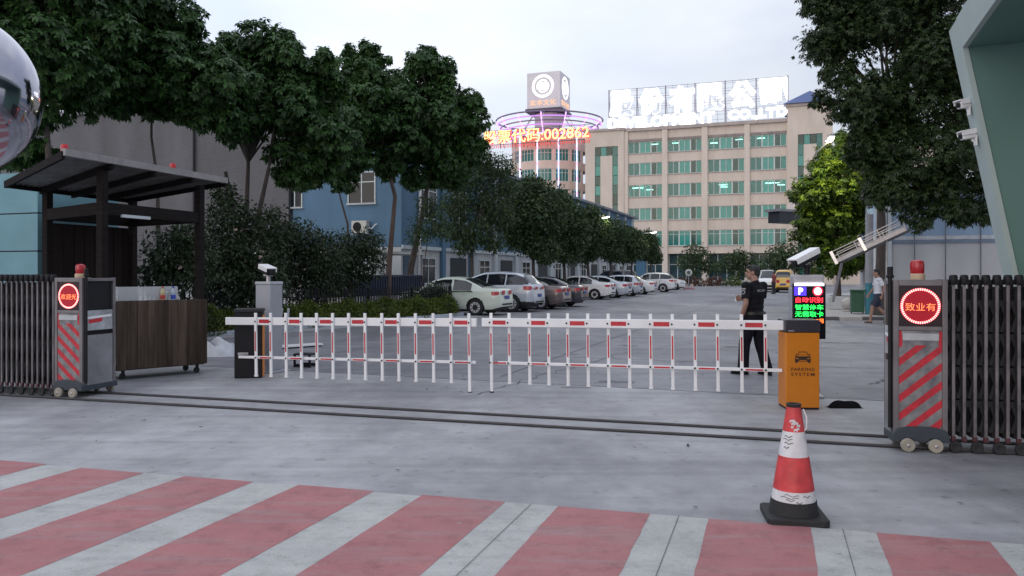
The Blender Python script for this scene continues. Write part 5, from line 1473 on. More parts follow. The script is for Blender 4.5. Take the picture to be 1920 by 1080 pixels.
make_tree('camphor_tree', 'huge dark leafy tree overhanging the white workshop and green portal', gp(1652, 28.4), pxclumps(24.5, [(1600, 60, 95, 0), (1700, 40, 110, .8), (1800, 60, 100, 0), (1620, 170, 90, -.5), (1720, 170, 110, 0), (1810, 190, 95, .5), (1668, 270, 82, 0), (1740, 290, 100, -.4), (1815, 320, 80, .3), (1632, 235, 50, .5), (1690, 360, 70, 0), (1770, 375, 60, 0), (1845, 390, 40, 0), (1570, 10, 65, 0), (1650, -60, 120, 0), (1780, -50, 120, 0), (1545, 75, 36, -.2), (1622, 300, 34, .2), (1650, 350, 42, 0), (1725, 410, 30, -.4), (1568, 140, 38, 0), (1545, 190, 26, 0), (1872, 300, 40, .2), (1800, 405, 28, 0), (1527, 12, 30, 0), (1540, -50, 60, 0)], sub=5), 4.2, L_camphor, 'rosette', 36, 21, (.125, .048), None, tr=.24, inner=.3, droop=1.0, leaves=8)
make_tree('lime_tree', 'light green bushy tree glowing yellowish, below the tall lit lamp', gp(1572, 36.5), pxclumps(36.5, [(1560, 290, 42, 0), (1600, 300, 50, .3), (1530, 350, 42, -.3), (1575, 350, 48, -.6), (1615, 360, 48, 0), (1525, 410, 40, 0), (1570, 410, 50, -.4), (1612, 420, 45, 0), (1535, 455, 40, .2), (1580, 465, 45, 0), (1545, 310, 32, 0), (1510, 380, 26, 0), (1620, 310, 40, 0), (1512, 440, 28, 0), (1560, 500, 36, .2), (1605, 490, 36, .3), (1640, 300, 40, .3), (1590, 265, 30, .2)], sub=4), 1.8, L_limed, 'rosette', 26, 22, (.17, .07), None, tr=.13, inner=.3, droop=.6, leaves=8, lamplit=900, m_lamplit=L_limelit)
shg = 'dark flowering shrubs behind the picket fence'
sh_l = [(338, 18.5, [(320, 470, 55, 0), (360, 500, 55, .2), (300, 520, 50, 0), (350, 440, 35, 0)], 'dark flowering shrub behind the plank counter'),
        (440, 21.5, [(430, 400, 45, 0), (410, 470, 65, 0), (470, 480, 70, .2), (440, 530, 70, 0), (500, 420, 45, .3), (400, 530, 50, 0), (495, 530, 50, 0), (420, 360, 26, 0)], 'dark flowering shrub around the forked tree, tallest of the shrubs'),
        (575, 24.5, [(560, 450, 50, 0), (600, 480, 55, .2), (545, 500, 55, 0), (585, 530, 60, .3), (530, 450, 40, 0)], 'dark flowering shrub just past the grey camera post'),
        (660, 26.8, [(645, 470, 45, 0), (680, 490, 45, .2), (640, 515, 50, 0), (690, 455, 32, 0)], 'dark flowering shrub below the air conditioner unit'),
        (812, 29.6, [(800, 556, 24, 0), (826, 560, 22, 0), (776, 560, 26, 0), (838, 570, 16, 0), (815, 545, 20, 0)], 'dark low shrub at the end of the picket fence, by the mint white sedan'),
        (790, 31.5, [(800, 420, 32, 0), (820, 395, 28, .2), (785, 440, 28, 0), (830, 430, 24, 0), (795, 380, 20, 0)], 'thin shrub with fresh green leaves before the workshop corner')]
for k, (px, d_, lob, lab_) in enumerate(sh_l):
    make_tree('flowering_shrub', lab_, gp(px, d_), pxclumps(d_, lob), .8, L_shrub if k < 5 else L_feath, 'card', 210 if k < 5 else 90, 70 + k, (.13, .06), shg, tr=.05, inner=.3, flowers=(14, 26, 30, 22, 0, 0)[k], cat='shrub', m_flower=M_flower)
bsg = 'round bushes before the office block'
for k, (px, d_, lob, lab_) in enumerate([(1303, 112, [(1303, 470, 20, 0), (1285, 490, 20, 0), (1320, 485, 22, 0), (1300, 500, 24, 0), (1330, 500, 16, 0)], 'pointed dark tree before the office block, closest to the blue door'),
                                         (1385, 110, [(1370, 490, 20, 0), (1400, 485, 20, 0), (1385, 480, 18, 0), (1350, 500, 16, 0), (1415, 500, 18, 0), (1385, 505, 22, 0)], 'wide dark bush before the middle of the office block'),
                                         (1462, 100, [(1460, 475, 24, 0), (1480, 470, 24, 0), (1445, 490, 20, 0), (1470, 500, 26, 0), (1495, 490, 26, 0)], 'dark tree before the office block, beside the yellow van')]):
    make_tree('round_bush', lab_, gp(px, d_), pxclumps(d_, lob), 1.6, L_conif, 'card', 14, 90 + k, (.42, .2), bsg, tr=.2, inner=.3, cat='bush')
for k, (px, rp, m_, lab_) in enumerate([(1300, 14, L_redsh, 'low reddish shrub by the round road sign'), (1338, 15, L_redsh, 'low red shrub before the dark shop windows'), (1372, 14, L_hedge, 'low brownish green shrub beyond the guard\'s head'), (1278, 12, L_redsh, 'low dark red shrub past the last parked car')]):
    make_tree('low_shrub', lab_, gp(px, 100), pxclumps(100, [(px, 527, rp, 0), (px - rp * .7, 530, rp * .7, 0), (px + rp * .8, 529, rp * .8, 0)]), .3, m_, 'card', 18, 110 + k, (.3, .16), 'low shrubs before the office block', tr=.06, inner=.3, cat='shrub')
# clipped hedge along the fence
rg = np.random.default_rng(33)
n = 26000
s_ = rg.random(n); a_ = rg.random(n)
hp0, hp1 = np.array(W(-14.72, 14.2)), np.array(W(-12.45, 27.2))
nrm_ = np.array(U)
ang_ = rg.uniform(-.2, math.pi, n)
bmp = 1 + .22 * np.sin(s_ * 70) * np.sin(s_ * 23 + 1) + .1 * rg.normal(size=n)
P = hp0 + (hp1 - hp0) * s_[:, None] + nrm_ * (np.cos(ang_) * .28 * bmp)[:, None] + np.array([0, 0, 1]) * (.10 + np.clip(np.sin(ang_), -.1, 1) * .52 * bmp)[:, None]
N = unit(nrm_ * np.cos(ang_)[:, None] + np.array([0, 0, 1]) * np.sin(ang_)[:, None])
B, T, Wv, Nn = scatter(P, N, rg, .075, .04, -.3, .7)
hd = thing('clipped_hedge', 'low bright green clipped hedge in front of the black picket fence', 'hedge', (0, 0, 0))
add_cards('leaves', B, T, Wv, L_hedge, hd)
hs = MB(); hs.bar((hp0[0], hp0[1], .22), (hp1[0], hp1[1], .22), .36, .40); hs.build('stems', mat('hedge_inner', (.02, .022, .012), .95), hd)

# ------------------------------------------------------------------ cars
def paint(name, col, metal=0.0, rough=.3):
    return mat(name, col, rough, metal=metal, ns=1.2, na=.04, coat=.7, spec=.5)
P_mint = paint('paint_mint_white', (.60, .66, .58)); P_white = paint('paint_white', (.74, .75, .77)); P_silver = paint('paint_silver', (.50, .55, .62), .35)
P_brown = paint('paint_brown', (.155, .125, .125), .4); P_blk = paint('paint_black', (.012, .012, .016)); P_dgrey = paint('paint_dark_grey', (.07, .07, .085), .4); P_yel = paint('paint_yellow', (.62, .36, .02))
M_tail = mat('tail_red', (.42, .015, .035), .2, spec=.6); M_lampw = mat('headlamp_clear', (.50, .52, .55), .12, metal=.4)
M_plate = mat('plate_blue', (.03, .07, .30), .4); M_tyre = mat('tyre', (.018, .018, .02), .8)
M_rim = mat('rim_silver', (.62, .62, .64), .35, metal=.3); M_carglass = mat('car_glass', (.012, .015, .02), .05, spec=.8, ns=1, na=.1)
KIND = {
 'sedan': dict(L=4.55, W=.86, zb=.24, belt=[(0, .93), (4.55, .84)], ax=(.98, 3.60), r=.315,
    top=[(0, .50), (.03, .86), (.10, 1.02), (.30, 1.07), (.70, 1.09), (1.05, 1.25), (1.45, 1.42), (1.95, 1.485), (2.45, 1.47), (2.85, 1.37), (3.45, 1.02), (3.9, .93), (4.35, .80), (4.5, .66), (4.55, .48)],
    wd=[(0, .66), (.06, .74), (.25, .82), (.7, .86), (3.6, .86), (4.15, .80), (4.4, .68), (4.55, .50)],
    rw=(.72, 1.50), fw=(2.72, 3.42), win=(1.12, 2.85), pil=(1.18, 1.95, 2.03, 2.78), tl=(.34, .78, .98)),
 'suv': dict(L=4.6, W=.90, zb=.28, belt=[(0, 1.10), (4.6, .98)], ax=(.95, 3.62), r=.355,
    top=[(0, .6), (.04, .98), (.10, 1.12), (.30, 1.36), (.50, 1.56), (.85, 1.65), (1.6, 1.70), (2.3, 1.67), (2.8, 1.50), (3.4, 1.13), (3.95, 1.03), (4.4, .90), (4.55, .74), (4.6, .55)],
    wd=[(0, .72), (.06, .80), (.25, .87), (.7, .90), (3.6, .90), (4.2, .83), (4.45, .72), (4.6, .55)],
    rw=(.12, .52), fw=(2.55, 3.36), win=(.45, 2.78), pil=(.42, 1.2, 1.26, 2.05, 2.12, 2.7), tl=(.42, .92, 1.08)),
 'hatch': dict(L=4.1, W=.84, zb=.24, belt=[(0, .98), (4.1, .86)], ax=(.74, 3.25), r=.31,
    top=[(0, .55), (.03, .90), (.08, 1.02), (.28, 1.28), (.42, 1.42), (.8, 1.50), (1.6, 1.52), (2.15, 1.46), (2.5, 1.32), (3.1, 1.0), (3.6, .90), (3.9, .78), (4.05, .66), (4.1, .5)],
    wd=[(0, .68), (.06, .76), (.25, .82), (.6, .84), (3.2, .84), (3.7, .78), (3.95, .66), (4.1, .5)],
    rw=(.10, .42), fw=(2.3, 3.05), win=(.45, 2.5), pil=(.5, 1.05, 1.12, 1.78, 1.85, 2.42), tl=(.36, .80, 1.02)),
 'van': dict(L=4.4, W=.84, zb=.28, belt=[(0, 1.12), (4.4, 1.05)], ax=(.85, 3.55), r=.32,
    top=[(0, .6), (.03, 1.0), (.06, 1.2), (.14, 1.6), (.30, 1.84), (.7, 1.92), (2.6, 1.92), (3.1, 1.84), (3.6, 1.45), (3.95, 1.12), (4.2, .98), (4.35, .78), (4.4, .55)],
    wd=[(0, .74), (.05, .80), (.2, .84), (3.8, .84), (4.2, .76), (4.4, .62)],
    rw=(.07, .26), fw=(2.95, 3.85), win=(.3, 3.4), pil=(.36, 1.2, 1.28, 2.15, 2.25, 3.2), tl=(.25, .8, 1.1)),
}
def smooth_interp(x, pts, k=3):
    p = np.array(pts, float); y = np.interp(x, p[:, 0], p[:, 1])
    for _ in range(k):
        y[1:-1] = .25 * y[:-2] + .5 * y[1:-1] + .25 * y[2:]
    return y
def make_car(kind, pnt, label, loc, rz, group='cars parked along the drive', spokes=9, stripe=False, dark_lower=False):
    K = KIND[kind]; L = K['L']
    t = thing('parked_car', label, 'car', loc, rz, group)
    nx = 150
    x = np.concatenate([[0, .012, .03, .05], np.linspace(.075, L - .06, nx), [L - .04, L - .015, L]])
    top = smooth_interp(x, K['top'], 4); w = smooth_interp(x, K['wd'], 3); belt = np.minimum(smooth_interp(x, K['belt'], 0), top - .015)
    zb = np.full_like(x, K['zb']) + np.clip((.35 - x) / .35, 0, 1) * .10 + np.clip((x - L + .35) / .35, 0, 1) * .06
    zb = np.minimum(zb, top - .12)
    gh = top - belt
    wr = w * .965 - np.minimum(gh, .62) * .42
    key_t = np.array([0, .10, .30, .50, .75, .93, 1.0])
    nt = 40
    tt = np.linspace(0, 1, nt + 1)
    Y = np.stack([w * .93, w * .985, w * 1.0, w * .965, wr + .0, wr * .62, wr * 0], 1)
    Zk = np.stack([zb, zb + np.minimum(.12, (belt - zb) * .3), zb + (belt - zb) * .62, belt, top - np.minimum(.05, gh * .25), top - .004, top], 1)
    yy = np.stack([np.interp(tt, key_t, Y[i]) for i in range(len(x))]); zz_ = np.stack([np.interp(tt, key_t, Zk[i]) for i in range(len(x))])
    for _ in range(2):
        yy[:, 1:-1] = .25 * yy[:, :-2] + .5 * yy[:, 1:-1] + .25 * yy[:, 2:]
        zz_[:, 1:-1] = .25 * zz_[:, :-2] + .5 * zz_[:, 1:-1] + .25 * zz_[:, 2:]
    body, win, scr, tail, head, trim = MB(), MB(), MB(), MB(), MB(), MB()
    buckets = {'b': [], 'w': [], 's': [], 't': [], 'h': [], 'l': []}
    V_, id_ = [], {}
    for i in range(len(x)):
        for j in range(nt + 1):
            id_[(i, j, 1)] = len(V_); V_.append((x[i], yy[i, j], zz_[i, j]))
            if j < nt: id_[(i, j, -1)] = len(V_); V_.append((x[i], -yy[i, j], zz_[i, j]))
            else: id_[(i, j, -1)] = id_[(i, j, 1)]
    pil = K['pil']; tl = K['tl']; r = K['r']
    for i in range(len(x) - 1):
        xm = (x[i] + x[i + 1]) / 2
        for j in range(nt):
            tm = (tt[j] + tt[j + 1]) / 2; zm = (zz_[i, j] + zz_[i, j + 1]) / 2; ghm = gh[i]
            kd = 'b'
            if tm < .5:
                hit = any((xm - a) ** 2 + (zm - r) ** 2 < (r + .055) ** 2 for a in K['ax'])
                if hit: continue
                if xm < tl[0] and tl[1] < zm < tl[2] and tm > .18: kd = 't'
                elif xm > L - .42 and .60 < zm < .76 and tm > .2: kd = 'h'
                elif dark_lower and zm < K['zb'] + .16: kd = 'l'
            elif .515 < tm < .735 and ghm > .13 and K['win'][0] < xm < K['win'][1]:
                ins = any(pil[q] < xm < pil[q + 1] for q in range(0, len(pil), 2))
                if ins and zm < np.interp(xm, x, top) - .075: kd = 'w'
            elif tm > .77 and (K['rw'][0] < xm < K['rw'][1] or K['fw'][0] < xm < K['fw'][1]) : kd = 's'
            if kd == 'b' and .50 < tm < .77 and (K['rw'][0] + .1 < xm < K['win'][0]) and kind != 'sedan' and zm > belt[i] + .05: kd = 's' if kind == 'suv' else 'b'
            f1 = (id_[(i, j, -1)], id_[(i + 1, j, -1)], id_[(i + 1, j + 1, -1)], id_[(i, j + 1, -1)])
            f2 = (id_[(i, j, 1)], id_[(i, j + 1, 1)], id_[(i + 1, j + 1, 1)], id_[(i + 1, j, 1)])
            buckets[kd] += [f1, f2]
    for i, fl in ((0, False), (len(x) - 1, True)):
        for j in range(nt):
            f = [id_[(i, j, -1)], id_[(i, j + 1, -1)], id_[(i, j + 1, 1)], id_[(i, j, 1)]]
            f = [q for n_, q in enumerate(f) if q not in f[:n_]]
            if len(f) > 2: buckets['b'].append(tuple(f[::-1] if fl else f))
    def put(kd, nm, m):
        fs = buckets[kd]
        if not fs: return None
        used = sorted({q for f in fs for q in f}); mp = {q: k for k, q in enumerate(used)}
        mb = MB().add([V_[q] for q in used], [tuple(mp[q] for q in f) for f in fs])
        return mb.build(nm, m, t, smooth=True)
    put('b', 'body', pnt); put('l', 'lower_trim', M_dark)
    def split(kd, fn, names, m):
        allf = buckets[kd]; grp = {}
        for f in allf:
            c = np.mean([V_[q] for q in f], 0); grp.setdefault(fn(c), []).append(f)
        for g in sorted(grp, key=str):
            buckets[kd] = grp[g]; put(kd, names(g), m)
    mids = [(pil[q] + pil[q + 1]) / 2 for q in range(0, len(pil), 2)]
    split('w', lambda c: (c[1] > 0, int(np.argmin([abs(c[0] - q) for q in mids]))), lambda g: 'side_window', M_carglass)
    split('s', lambda c: c[0] > 2.0, lambda g: 'windscreen' if g else 'rear_window', M_carglass)
    split('t', lambda c: c[1] > 0, lambda g: 'tail_lamp', M_tail); split('h', lambda c: c[1] > 0, lambda g: 'headlamp', M_lampw)
    W_ = K['W']
    und = MB().span(.30, L - .35, -W_ * .86, W_ * .86, .17, .40).span(.45, L - .5, -W_ * .80, W_ * .80, .40, .72)
    und.build('underbody', M_black, t)
    e = w[0]
    for s_ in (-1, 1):
        MB().span(-.012, .02, s_ * e * .55 - .12, s_ * e * .55 + .12 if False else s_ * e * .55 + .13, tl[1] + .02, tl[2] - .02).build('tail_lamp', M_tail, t, bevel=.01)
        MB().span(K['fw'][1] - .25, K['fw'][1] - .12, s_ * (W_ + .11) - .09, s_ * (W_ + .11) + .02, .94 * K['top'][7][1] / 1.485, 1.07 * K['top'][7][1] / 1.485).build('wing_mirror', pnt, t, bevel=.03)
        for xh in (1.35, 2.25) if kind != 'hatch' else (1.2, 2.05): MB().span(xh, xh + .18, s_ * (W_ + .008) - .012, s_ * (W_ + .008) + .012, K['belt'][0][1] - .12, K['belt'][0][1] - .09).build('door_handle', pnt, t, bevel=.004)
    if stripe:
        MB().span(1.10, 2.9, -W_ - .004, -W_ * .99 , K['belt'][0][1] - .03, K['belt'][0][1] + .01).build('window_trim', mat('dark_green', (.02, .07, .03), .4), t)
        MB().span(1.10, 2.9, W_ * .99, W_ + .004, K['belt'][0][1] - .03, K['belt'][0][1] + .01).build('window_trim', MATS['dark_green'], t)
    MB().span(-.014, .01, -.24, .24, .62, .76).build('number_plate', M_plate, t, bevel=.006)
    MB().span(-.02, .05, -W_ * .6, W_ * .6, .40, .46).build('bumper_strip', M_dark, t)
    MB().span(L - .06, L + .006, -.42, .42, .42, .62).build('grille', M_black, t, bevel=.01)
    g_ = MB()
    for s_ in (-1, 1):
        for xa in ((1.98, 3.05) if kind == 'sedan' else (1.23, 2.1, 3.0) if kind == 'suv' else (1.08, 1.95, 2.85)):
            g_.span(xa, xa + .012, s_ * (W_ * .992 + .004) - .004, s_ * (W_ * .992 + .004) + .004, K['zb'] + .12, K['belt'][0][1] - .04)
    g_.build('door_seam', M_black, t)
    for a in K['ax']:
        for s_ in (-1, 1):
            T = Matrix.Translation((a, s_ * (W_ - .10), r)) @ Matrix.Rotation(R(90) * s_, 4, 'X')
            wh = MB().lathe([(r * .62, -.10), (r * .90, -.105), (r, -.08), (r, .08), (r * .90, .105), (r * .66, .10), (r * .64, .07)], 28, (0, 0, 0), 0, T).build('wheel', M_tyre, t, smooth=True)
            rm = MB().lathe([(r * .63, -.06), (r * .64, -.103), (r * .58, -.103), (r * .56, -.06)], 28, (0, 0, 0), 0, T).lathe([(.001, -.05), (r * .6, -.05), (r * .6, -.045)], 20, (0, 0, 0), 1, T)
            for q in range(spokes):
                an = 2 * math.pi * q / spokes
                rm.bar((r * .10 * math.cos(an), r * .10 * math.sin(an), -.085), (r * .60 * math.cos(an), r * .60 * math.sin(an), -.095), r * .20, .02, 0, T)
            rm.lathe([(.001, -.10), (r * .16, -.098), (r * .17, -.06)], 14, (0, 0, 0), 0, T)
            rm.build('rim', [M_rim, M_black], wh)
    return t
def park(kind, pnt, label, a, b_near, rear_out=True, **k):
    K = KIND[kind]; wn_ = K['W'] - .02
    if rear_out:
        loc = W(a + K['ax'][0], b_near + wn_); rz = math.pi - TH
    else:
        loc = W(a - K['ax'][1], b_near + wn_); rz = -TH
    return make_car(kind, pnt, label, loc, rz, **k)
park('sedan', P_mint, 'pale mint white sedan parked tail out, closest to the hedge end', -11.7, 27.6, stripe=True)
park('suv', P_silver, 'silvery white sport utility car with black lower trim, between mint sedan and brown sedan', -11.35, 30.6, dark_lower=True)
park('sedan', P_brown, 'brown grey sedan with red tail lamps and many-spoked wheels', -10.95, 33.3, spokes=12)
park('sedan', P_dgrey, 'dark grey sedan mostly hidden behind the brown sedan', -10.9, 36.2)
park('sedan', P_white, 'white sedan standing alone after a gap, first beyond the brown and grey sedans', -12.0, 47.0)
park('sedan', P_silver, 'silver sedan half hidden behind the white sedan after the gap', -11.6, 50.1)
park('hatch', P_silver, 'small silver hatchback parked in the middle of the far cars', -11.45, 54.4)
park('sedan', P_white, 'white sedan between the small silver hatchback and the white sport utility car', -11.6, 59.6)
park('suv', P_white, 'white sport utility car with dark side windows, tail towards the drive, near the row end', -11.3, 67.8)
park('suv', P_white, 'white car with its bonnet towards the drive, last of the parked row', -11.8, 77.6, rear_out=False)
park('van', P_blk, 'long black van behind the last white parked cars', -15.6, 73.2)
park('van', P_yel, 'yellow van seen from behind near the office block', 0, 0) if False else make_car('van', P_yel, 'yellow taxi van seen from behind at the far end of the drive', Vector(((1468 - HX) * 66 / F, 66, .004)), R(90) - R(24), 'vehicles at the far end of the drive')
make_car('van', P_white, 'small white van at the far end of the drive beside the guard', Vector(((1436 - HX) * 72 / F, 72, .004)), R(-90) - R(15), 'vehicles at the far end of the drive')
# round road sign and little water-filled blocks by the last car
p_ = Vector(((1291 - HX) * 82 / F, 82, 0))
t = thing('road_sign', 'small round pale road sign on a thin pole past the last parked car', 'road sign', p_, 0)
MB().lathe([(.035, 0), (.035, 1.9)], 10).build('pole', M_grey, t)
MB().lathe([(.001, -.02), (.36, -.02), (.36, .02), (.001, .02)], 24, (0, 0, 0), 0, Matrix.Translation((0, -.06, 1.72)) @ Matrix.Rotation(R(90), 4, 'X')).build('sign_plate', mat('sign_pale', (.55, .58, .55), .5), t)
MB().lathe([(.001, 0), (.20, 0), (.20, .008), (.001, .009)], 20, (0, 0, 0), 0, Matrix.Translation((0, -.085, 1.70)) @ Matrix.Rotation(R(90), 4, 'X')).build('sign_mark', mat('sign_mark', (.10, .12, .12), .5), t)
for k, px in enumerate((1286, 1297)):
    q = thing('road_block', ('pale pink road block by the round sign, on the side of the cars', 'pale pink road block by the round sign, on the side of the shrubs')[k], 'road block', Vector(((px - HX) * 80 / F, 80, .004)), R(-10), 'road blocks by the round sign')
    MB().prism([(-.28, 0), (.28, 0), (.20, .30), (.14, .55), (-.14, .55), (-.20, .30)], -.15, .15, 0, Matrix(((1, 0, 0, 0), (0, 0, 1, 0), (0, 1, 0, 0), (0, 0, 0, 1)))).build('block', mat('block_pink', (.50, .38, .38), .6), q, bevel=.03)
    MB().span(-.285, .285, -.16, .16, .0, .09).build('foot', mat('block_red', (.28, .06, .07), .6), q)

# ------------------------------------------------------------------ people
def fuse(mb, voxel, it=3, fac=.5):
    me = mb.mesh('f'); o = bpy.data.objects.new('f', me); COL.objects.link(o)
    r_ = o.modifiers.new('r', 'REMESH'); r_.mode = 'VOXEL'; r_.voxel_size = voxel
    s_ = o.modifiers.new('s', 'SMOOTH'); s_.iterations = it; s_.factor = fac
    dg = bpy.context.evaluated_depsgraph_get()
    out = bpy.data.meshes.new_from_object(o.evaluated_get(dg))
    bpy.data.objects.remove(o); bpy.data.meshes.remove(me)
    out.polygons.foreach_set('use_smooth', [True] * len(out.polygons)); out.materials.clear()
    return out
def capsule(mb, pts, rs, n=12, sy=1.0):
    """rounded, tapering limb through the points"""
    pts = [Vector(p) for p in pts]
    mb.tube(pts, rs, n)
    for p, r in zip(pts, rs): mb.ball(p, r, 12, 8)
def hand(mb, wrist, dirv, palm_n, side, s=1.0, curl=.5, rf=.0088):
    """palm with four unequal bent fingers and a thumb; dirv runs wrist to knuckles, palm_n out of the palm"""
    d = Vector(dirv).normalized(); nrm = Vector(palm_n).normalized(); ac = d.cross(nrm).normalized() * side
    wr = Vector(wrist)
    for k in range(5):
        q = (k - 2) / 2
        mb.tube([wr, wr + d * .05 * s + ac * q * .028 * s, wr + d * .088 * s + ac * q * .034 * s], [.018 * s, .014 * s, .012 * s], 8)
    for k, ln in enumerate((.066, .074, .069, .054)):
        q = (k - 1.5) / 1.5
        b0 = wr + d * .085 * s + ac * q * .032 * s
        c = curl * (1 + .12 * k)
        d1 = (d * math.cos(c * .6) + nrm * math.sin(c * .6)).normalized(); d2 = (d * math.cos(c * 1.5) + nrm * math.sin(c * 1.5)).normalized()
        p1 = b0 + d1 * ln * .5 * s; p2 = p1 + d2 * ln * .5 * s
        mb.tube([b0 - d * .01 * s, b0, p1, p2], [rf * 1.1 * s, rf * 1.1 * s, rf * s, rf * .85 * s], 8); mb.ball(p2, rf * .85 * s, 8, 6)
    tb = wr + d * .028 * s - ac * .026 * s
    t1 = tb + (d * .6 - ac * .75 + nrm * .25).normalized() * .035 * s; t2 = t1 + (d * .9 - ac * .25 + nrm * .35).normalized() * .03 * s
    mb.tube([tb + ac * .01 * s, tb, t1, t2], [rf * 1.5 * s, rf * 1.45 * s, rf * 1.15 * s, rf * .95 * s], 8); mb.ball(t2, rf * .95 * s, 8, 6)
M_skin = mat('skin', (.30, .17, .125), .55, ns=8, na=.08); M_hair = mat('black_hair', (.010, .009, .010), .6, ns=60, bump=.5, bs=90)
M_uni = mat('black_uniform', (.010, .010, .013), .85, spec=.15, ns=10, na=.3, bump=.3, bs=25); M_uni2 = mat('black_trousers', (.010, .010, .015), .9, spec=.12, ns=10, na=.3, bump=.3, bs=25)
def person(label, loc, rz, pose, top_m, leg_m, shoe_m, skin=None, group=None, vox=.008, shorts=False, sleeve='short', scale=1.0, hair_m=None, sandals=False, build=0.0):
    """pose: dict of joints in metres, figure faces +y, z up"""
    J = {k: Vector(v) for k, v in pose.items() if isinstance(v, tuple)}
    t = thing('person', label, 'person', loc, rz, group)
    t.scale = (scale,) * 3
    skin = skin or M_skin
    hd, nk, ch, wa, pe = J['head'], J['neck'], J['chest'], J['waist'], J['pelvis']
    b = MB()
    f = J['gaze'].normalized() if 'gaze' in J else Vector((0, 1, 0)); rt = f.cross(Vector((0, 0, 1))).normalized()
    # head: skull, jaw, nose, ears, brow
    HM = Matrix(((rt.x, f.x, 0, hd.x), (rt.y, f.y, 0, hd.y), (0, 0, 1, hd.z), (0, 0, 0, 1)))
    b.ball((0, -.012, .022), (.074, .092, .095), 20, 14, 0, HM); b.ball((0, .026, -.045), (.056, .062, .070), 16, 12, 0, HM); b.ball((0, .060, -.085), (.030, .026, .026), 12, 8, 0, HM)
    b.tube([HM @ Vector((0, .082, .018)), HM @ Vector((0, .106, -.022))], [.009, .016], 8); b.ball((0, .100, -.025), (.017, .015, .012), 10, 8, 0, HM)
    for s_ in (-1, 1):
        b.ball((s_ * .076, -.008, -.008), (.012, .020, .033), 10, 8, 0, HM); b.ball((s_ * .030, .076, .030), (.022, .012, .008), 8, 6, 0, HM)
    b.ball((0, .088, -.055), (.024, .010, .006), 10, 6, 0, HM); b.ball((0, .085, -.066), (.020, .010, .007), 10, 6, 0, HM)
    capsule(b, [nk + Vector((0, -.01, -.06)), (nk + hd) * .5 + Vector((0, -.012, 0)), hd + Vector((0, -.015, -.05))], [.062, .055, .053])
    # torso
    def torso(mb, g):
        g = g + build
        mb.ball(ch, (.165 + g, .105 + g, .17), 20, 12); mb.ball(ch + Vector((0, 0, .09)), (.16 + g, .085 + g, .07), 18, 10)
        mb.ball((ch + wa) * .5, (.155 + g, .105 + g, .16), 20, 12); mb.ball(wa, (.150 + g, .105 + g, .14), 20, 12)
        mb.ball(pe, (.160 + g, .118 + g, .13), 20, 12)
    torso(b, -.012)
    for sd in ('l', 'r'):
        s_, e_, w_ = J['sh_' + sd], J['el_' + sd], J['wr_' + sd]
        capsule(b, [ch + Vector((0, 0, .10)), s_, s_.lerp(e_, .5), e_], [.06, .055, .047, .038]); capsule(b, [e_, e_.lerp(w_, .35), w_], [.038, .038, .025])
        h_, k_, a_ = J['hp_' + sd], J['kn_' + sd], J['an_' + sd]
        capsule(b, [h_, h_.lerp(k_, .5), k_], [.085, .070, .052]); capsule(b, [k_, k_.lerp(a_, .3), a_], [.050, .054, .034])
        fd = J['ft_' + sd].normalized()
        capsule(b, [a_ + Vector((0, 0, -.035)) - fd * .03, a_ + fd * .09 + Vector((0, 0, -.05)), a_ + fd * .15 + Vector((0, 0, -.058))], [.036, .034, .022])
        dv = J.get('hd_' + sd, (w_ - e_)); pn = J.get('pn_' + sd, Vector((1 if sd == 'l' else -1, .2, 0)))
        hand(b, w_, dv, pn, 1 if sd == 'l' else -1, 1.0, pose.get('curl_' + sd, .5))
    me = fuse(b, vox); me.materials.append(skin)
    body = link('body', me, t)
    ey = MB()
    for s_ in (-1, 1): ey.ball((s_ * .031, .079, .012), (.011, .008, .006), 8, 6, 0, HM)
    ey.build('eyes', mat('eye_dark', (.02, .015, .012), .2), t)
    # hair
    h = MB(); h.ball((0, -.022, .036), (.080, .096, .092), 20, 14, 0, HM); h.ball((0, -.055, -.01), (.070, .060, .07), 16, 10, 0, HM); h.ball((0, .035, .095), (.06, .05, .03), 14, 8, 0, HM)
    hm = fuse(h, vox, 2); hm.materials.append(hair_m or M_hair); link('hair', hm, t)
    # shirt
    sh_ = MB(); torso(sh_, .012)
    sh_.ball(pe + Vector((0, 0, .02)), (.172, .130, .10), 20, 12)
    capsule(sh_, [nk + Vector((0, -.012, -.075)), nk + Vector((0, -.012, -.02))], [.08, .066])
    for sd in ('l', 'r'):
        s_, e_ = J['sh_' + sd], J['el_' + sd]
        end = s_.lerp(e_, .72 if sleeve == 'short' else 1.0)
        capsule(sh_, [ch + Vector((0, 0, .10)), s_, s_.lerp(e_, .3)], [.085, .072, .068])
        sh_.tube([s_.lerp(e_, .2), end], [.070, .072], 14)
        if sleeve == 'long': capsule(sh_, [e_, J['wr_' + sd].lerp(e_, .12)], [.052, .038])
    m_ = fuse(sh_, vox, 3); m_.materials.append(top_m); link('shirt', m_, t)
    # trousers or shorts
    tr_ = MB(); tr_.ball(pe, (.172, .130, .13), 20, 12)
    for sd in ('l', 'r'):
        h_, k_, a_ = J['hp_' + sd], J['kn_' + sd], J['an_' + sd]
        if shorts:
            capsule(tr_, [h_, h_.lerp(k_, .4)], [.105, .095]); tr_.tube([h_.lerp(k_, .3), h_.lerp(k_, .88)], [.097, .105], 14)
        else:
            capsule(tr_, [h_, h_.lerp(k_, .5), k_], [.105 + build * .6, .092 + build * .6, .078 + build * .6]); capsule(tr_, [k_, k_.lerp(a_, .4)], [.078 + build * .6, .074 + build * .5]); tr_.tube([k_.lerp(a_, .3), a_ + Vector((0, 0, -.035))], [.074 + build * .5, .078 + build * .5], 14)
    m_ = fuse(tr_, vox, 3); m_.materials.append(leg_m); link('trousers', m_, t)
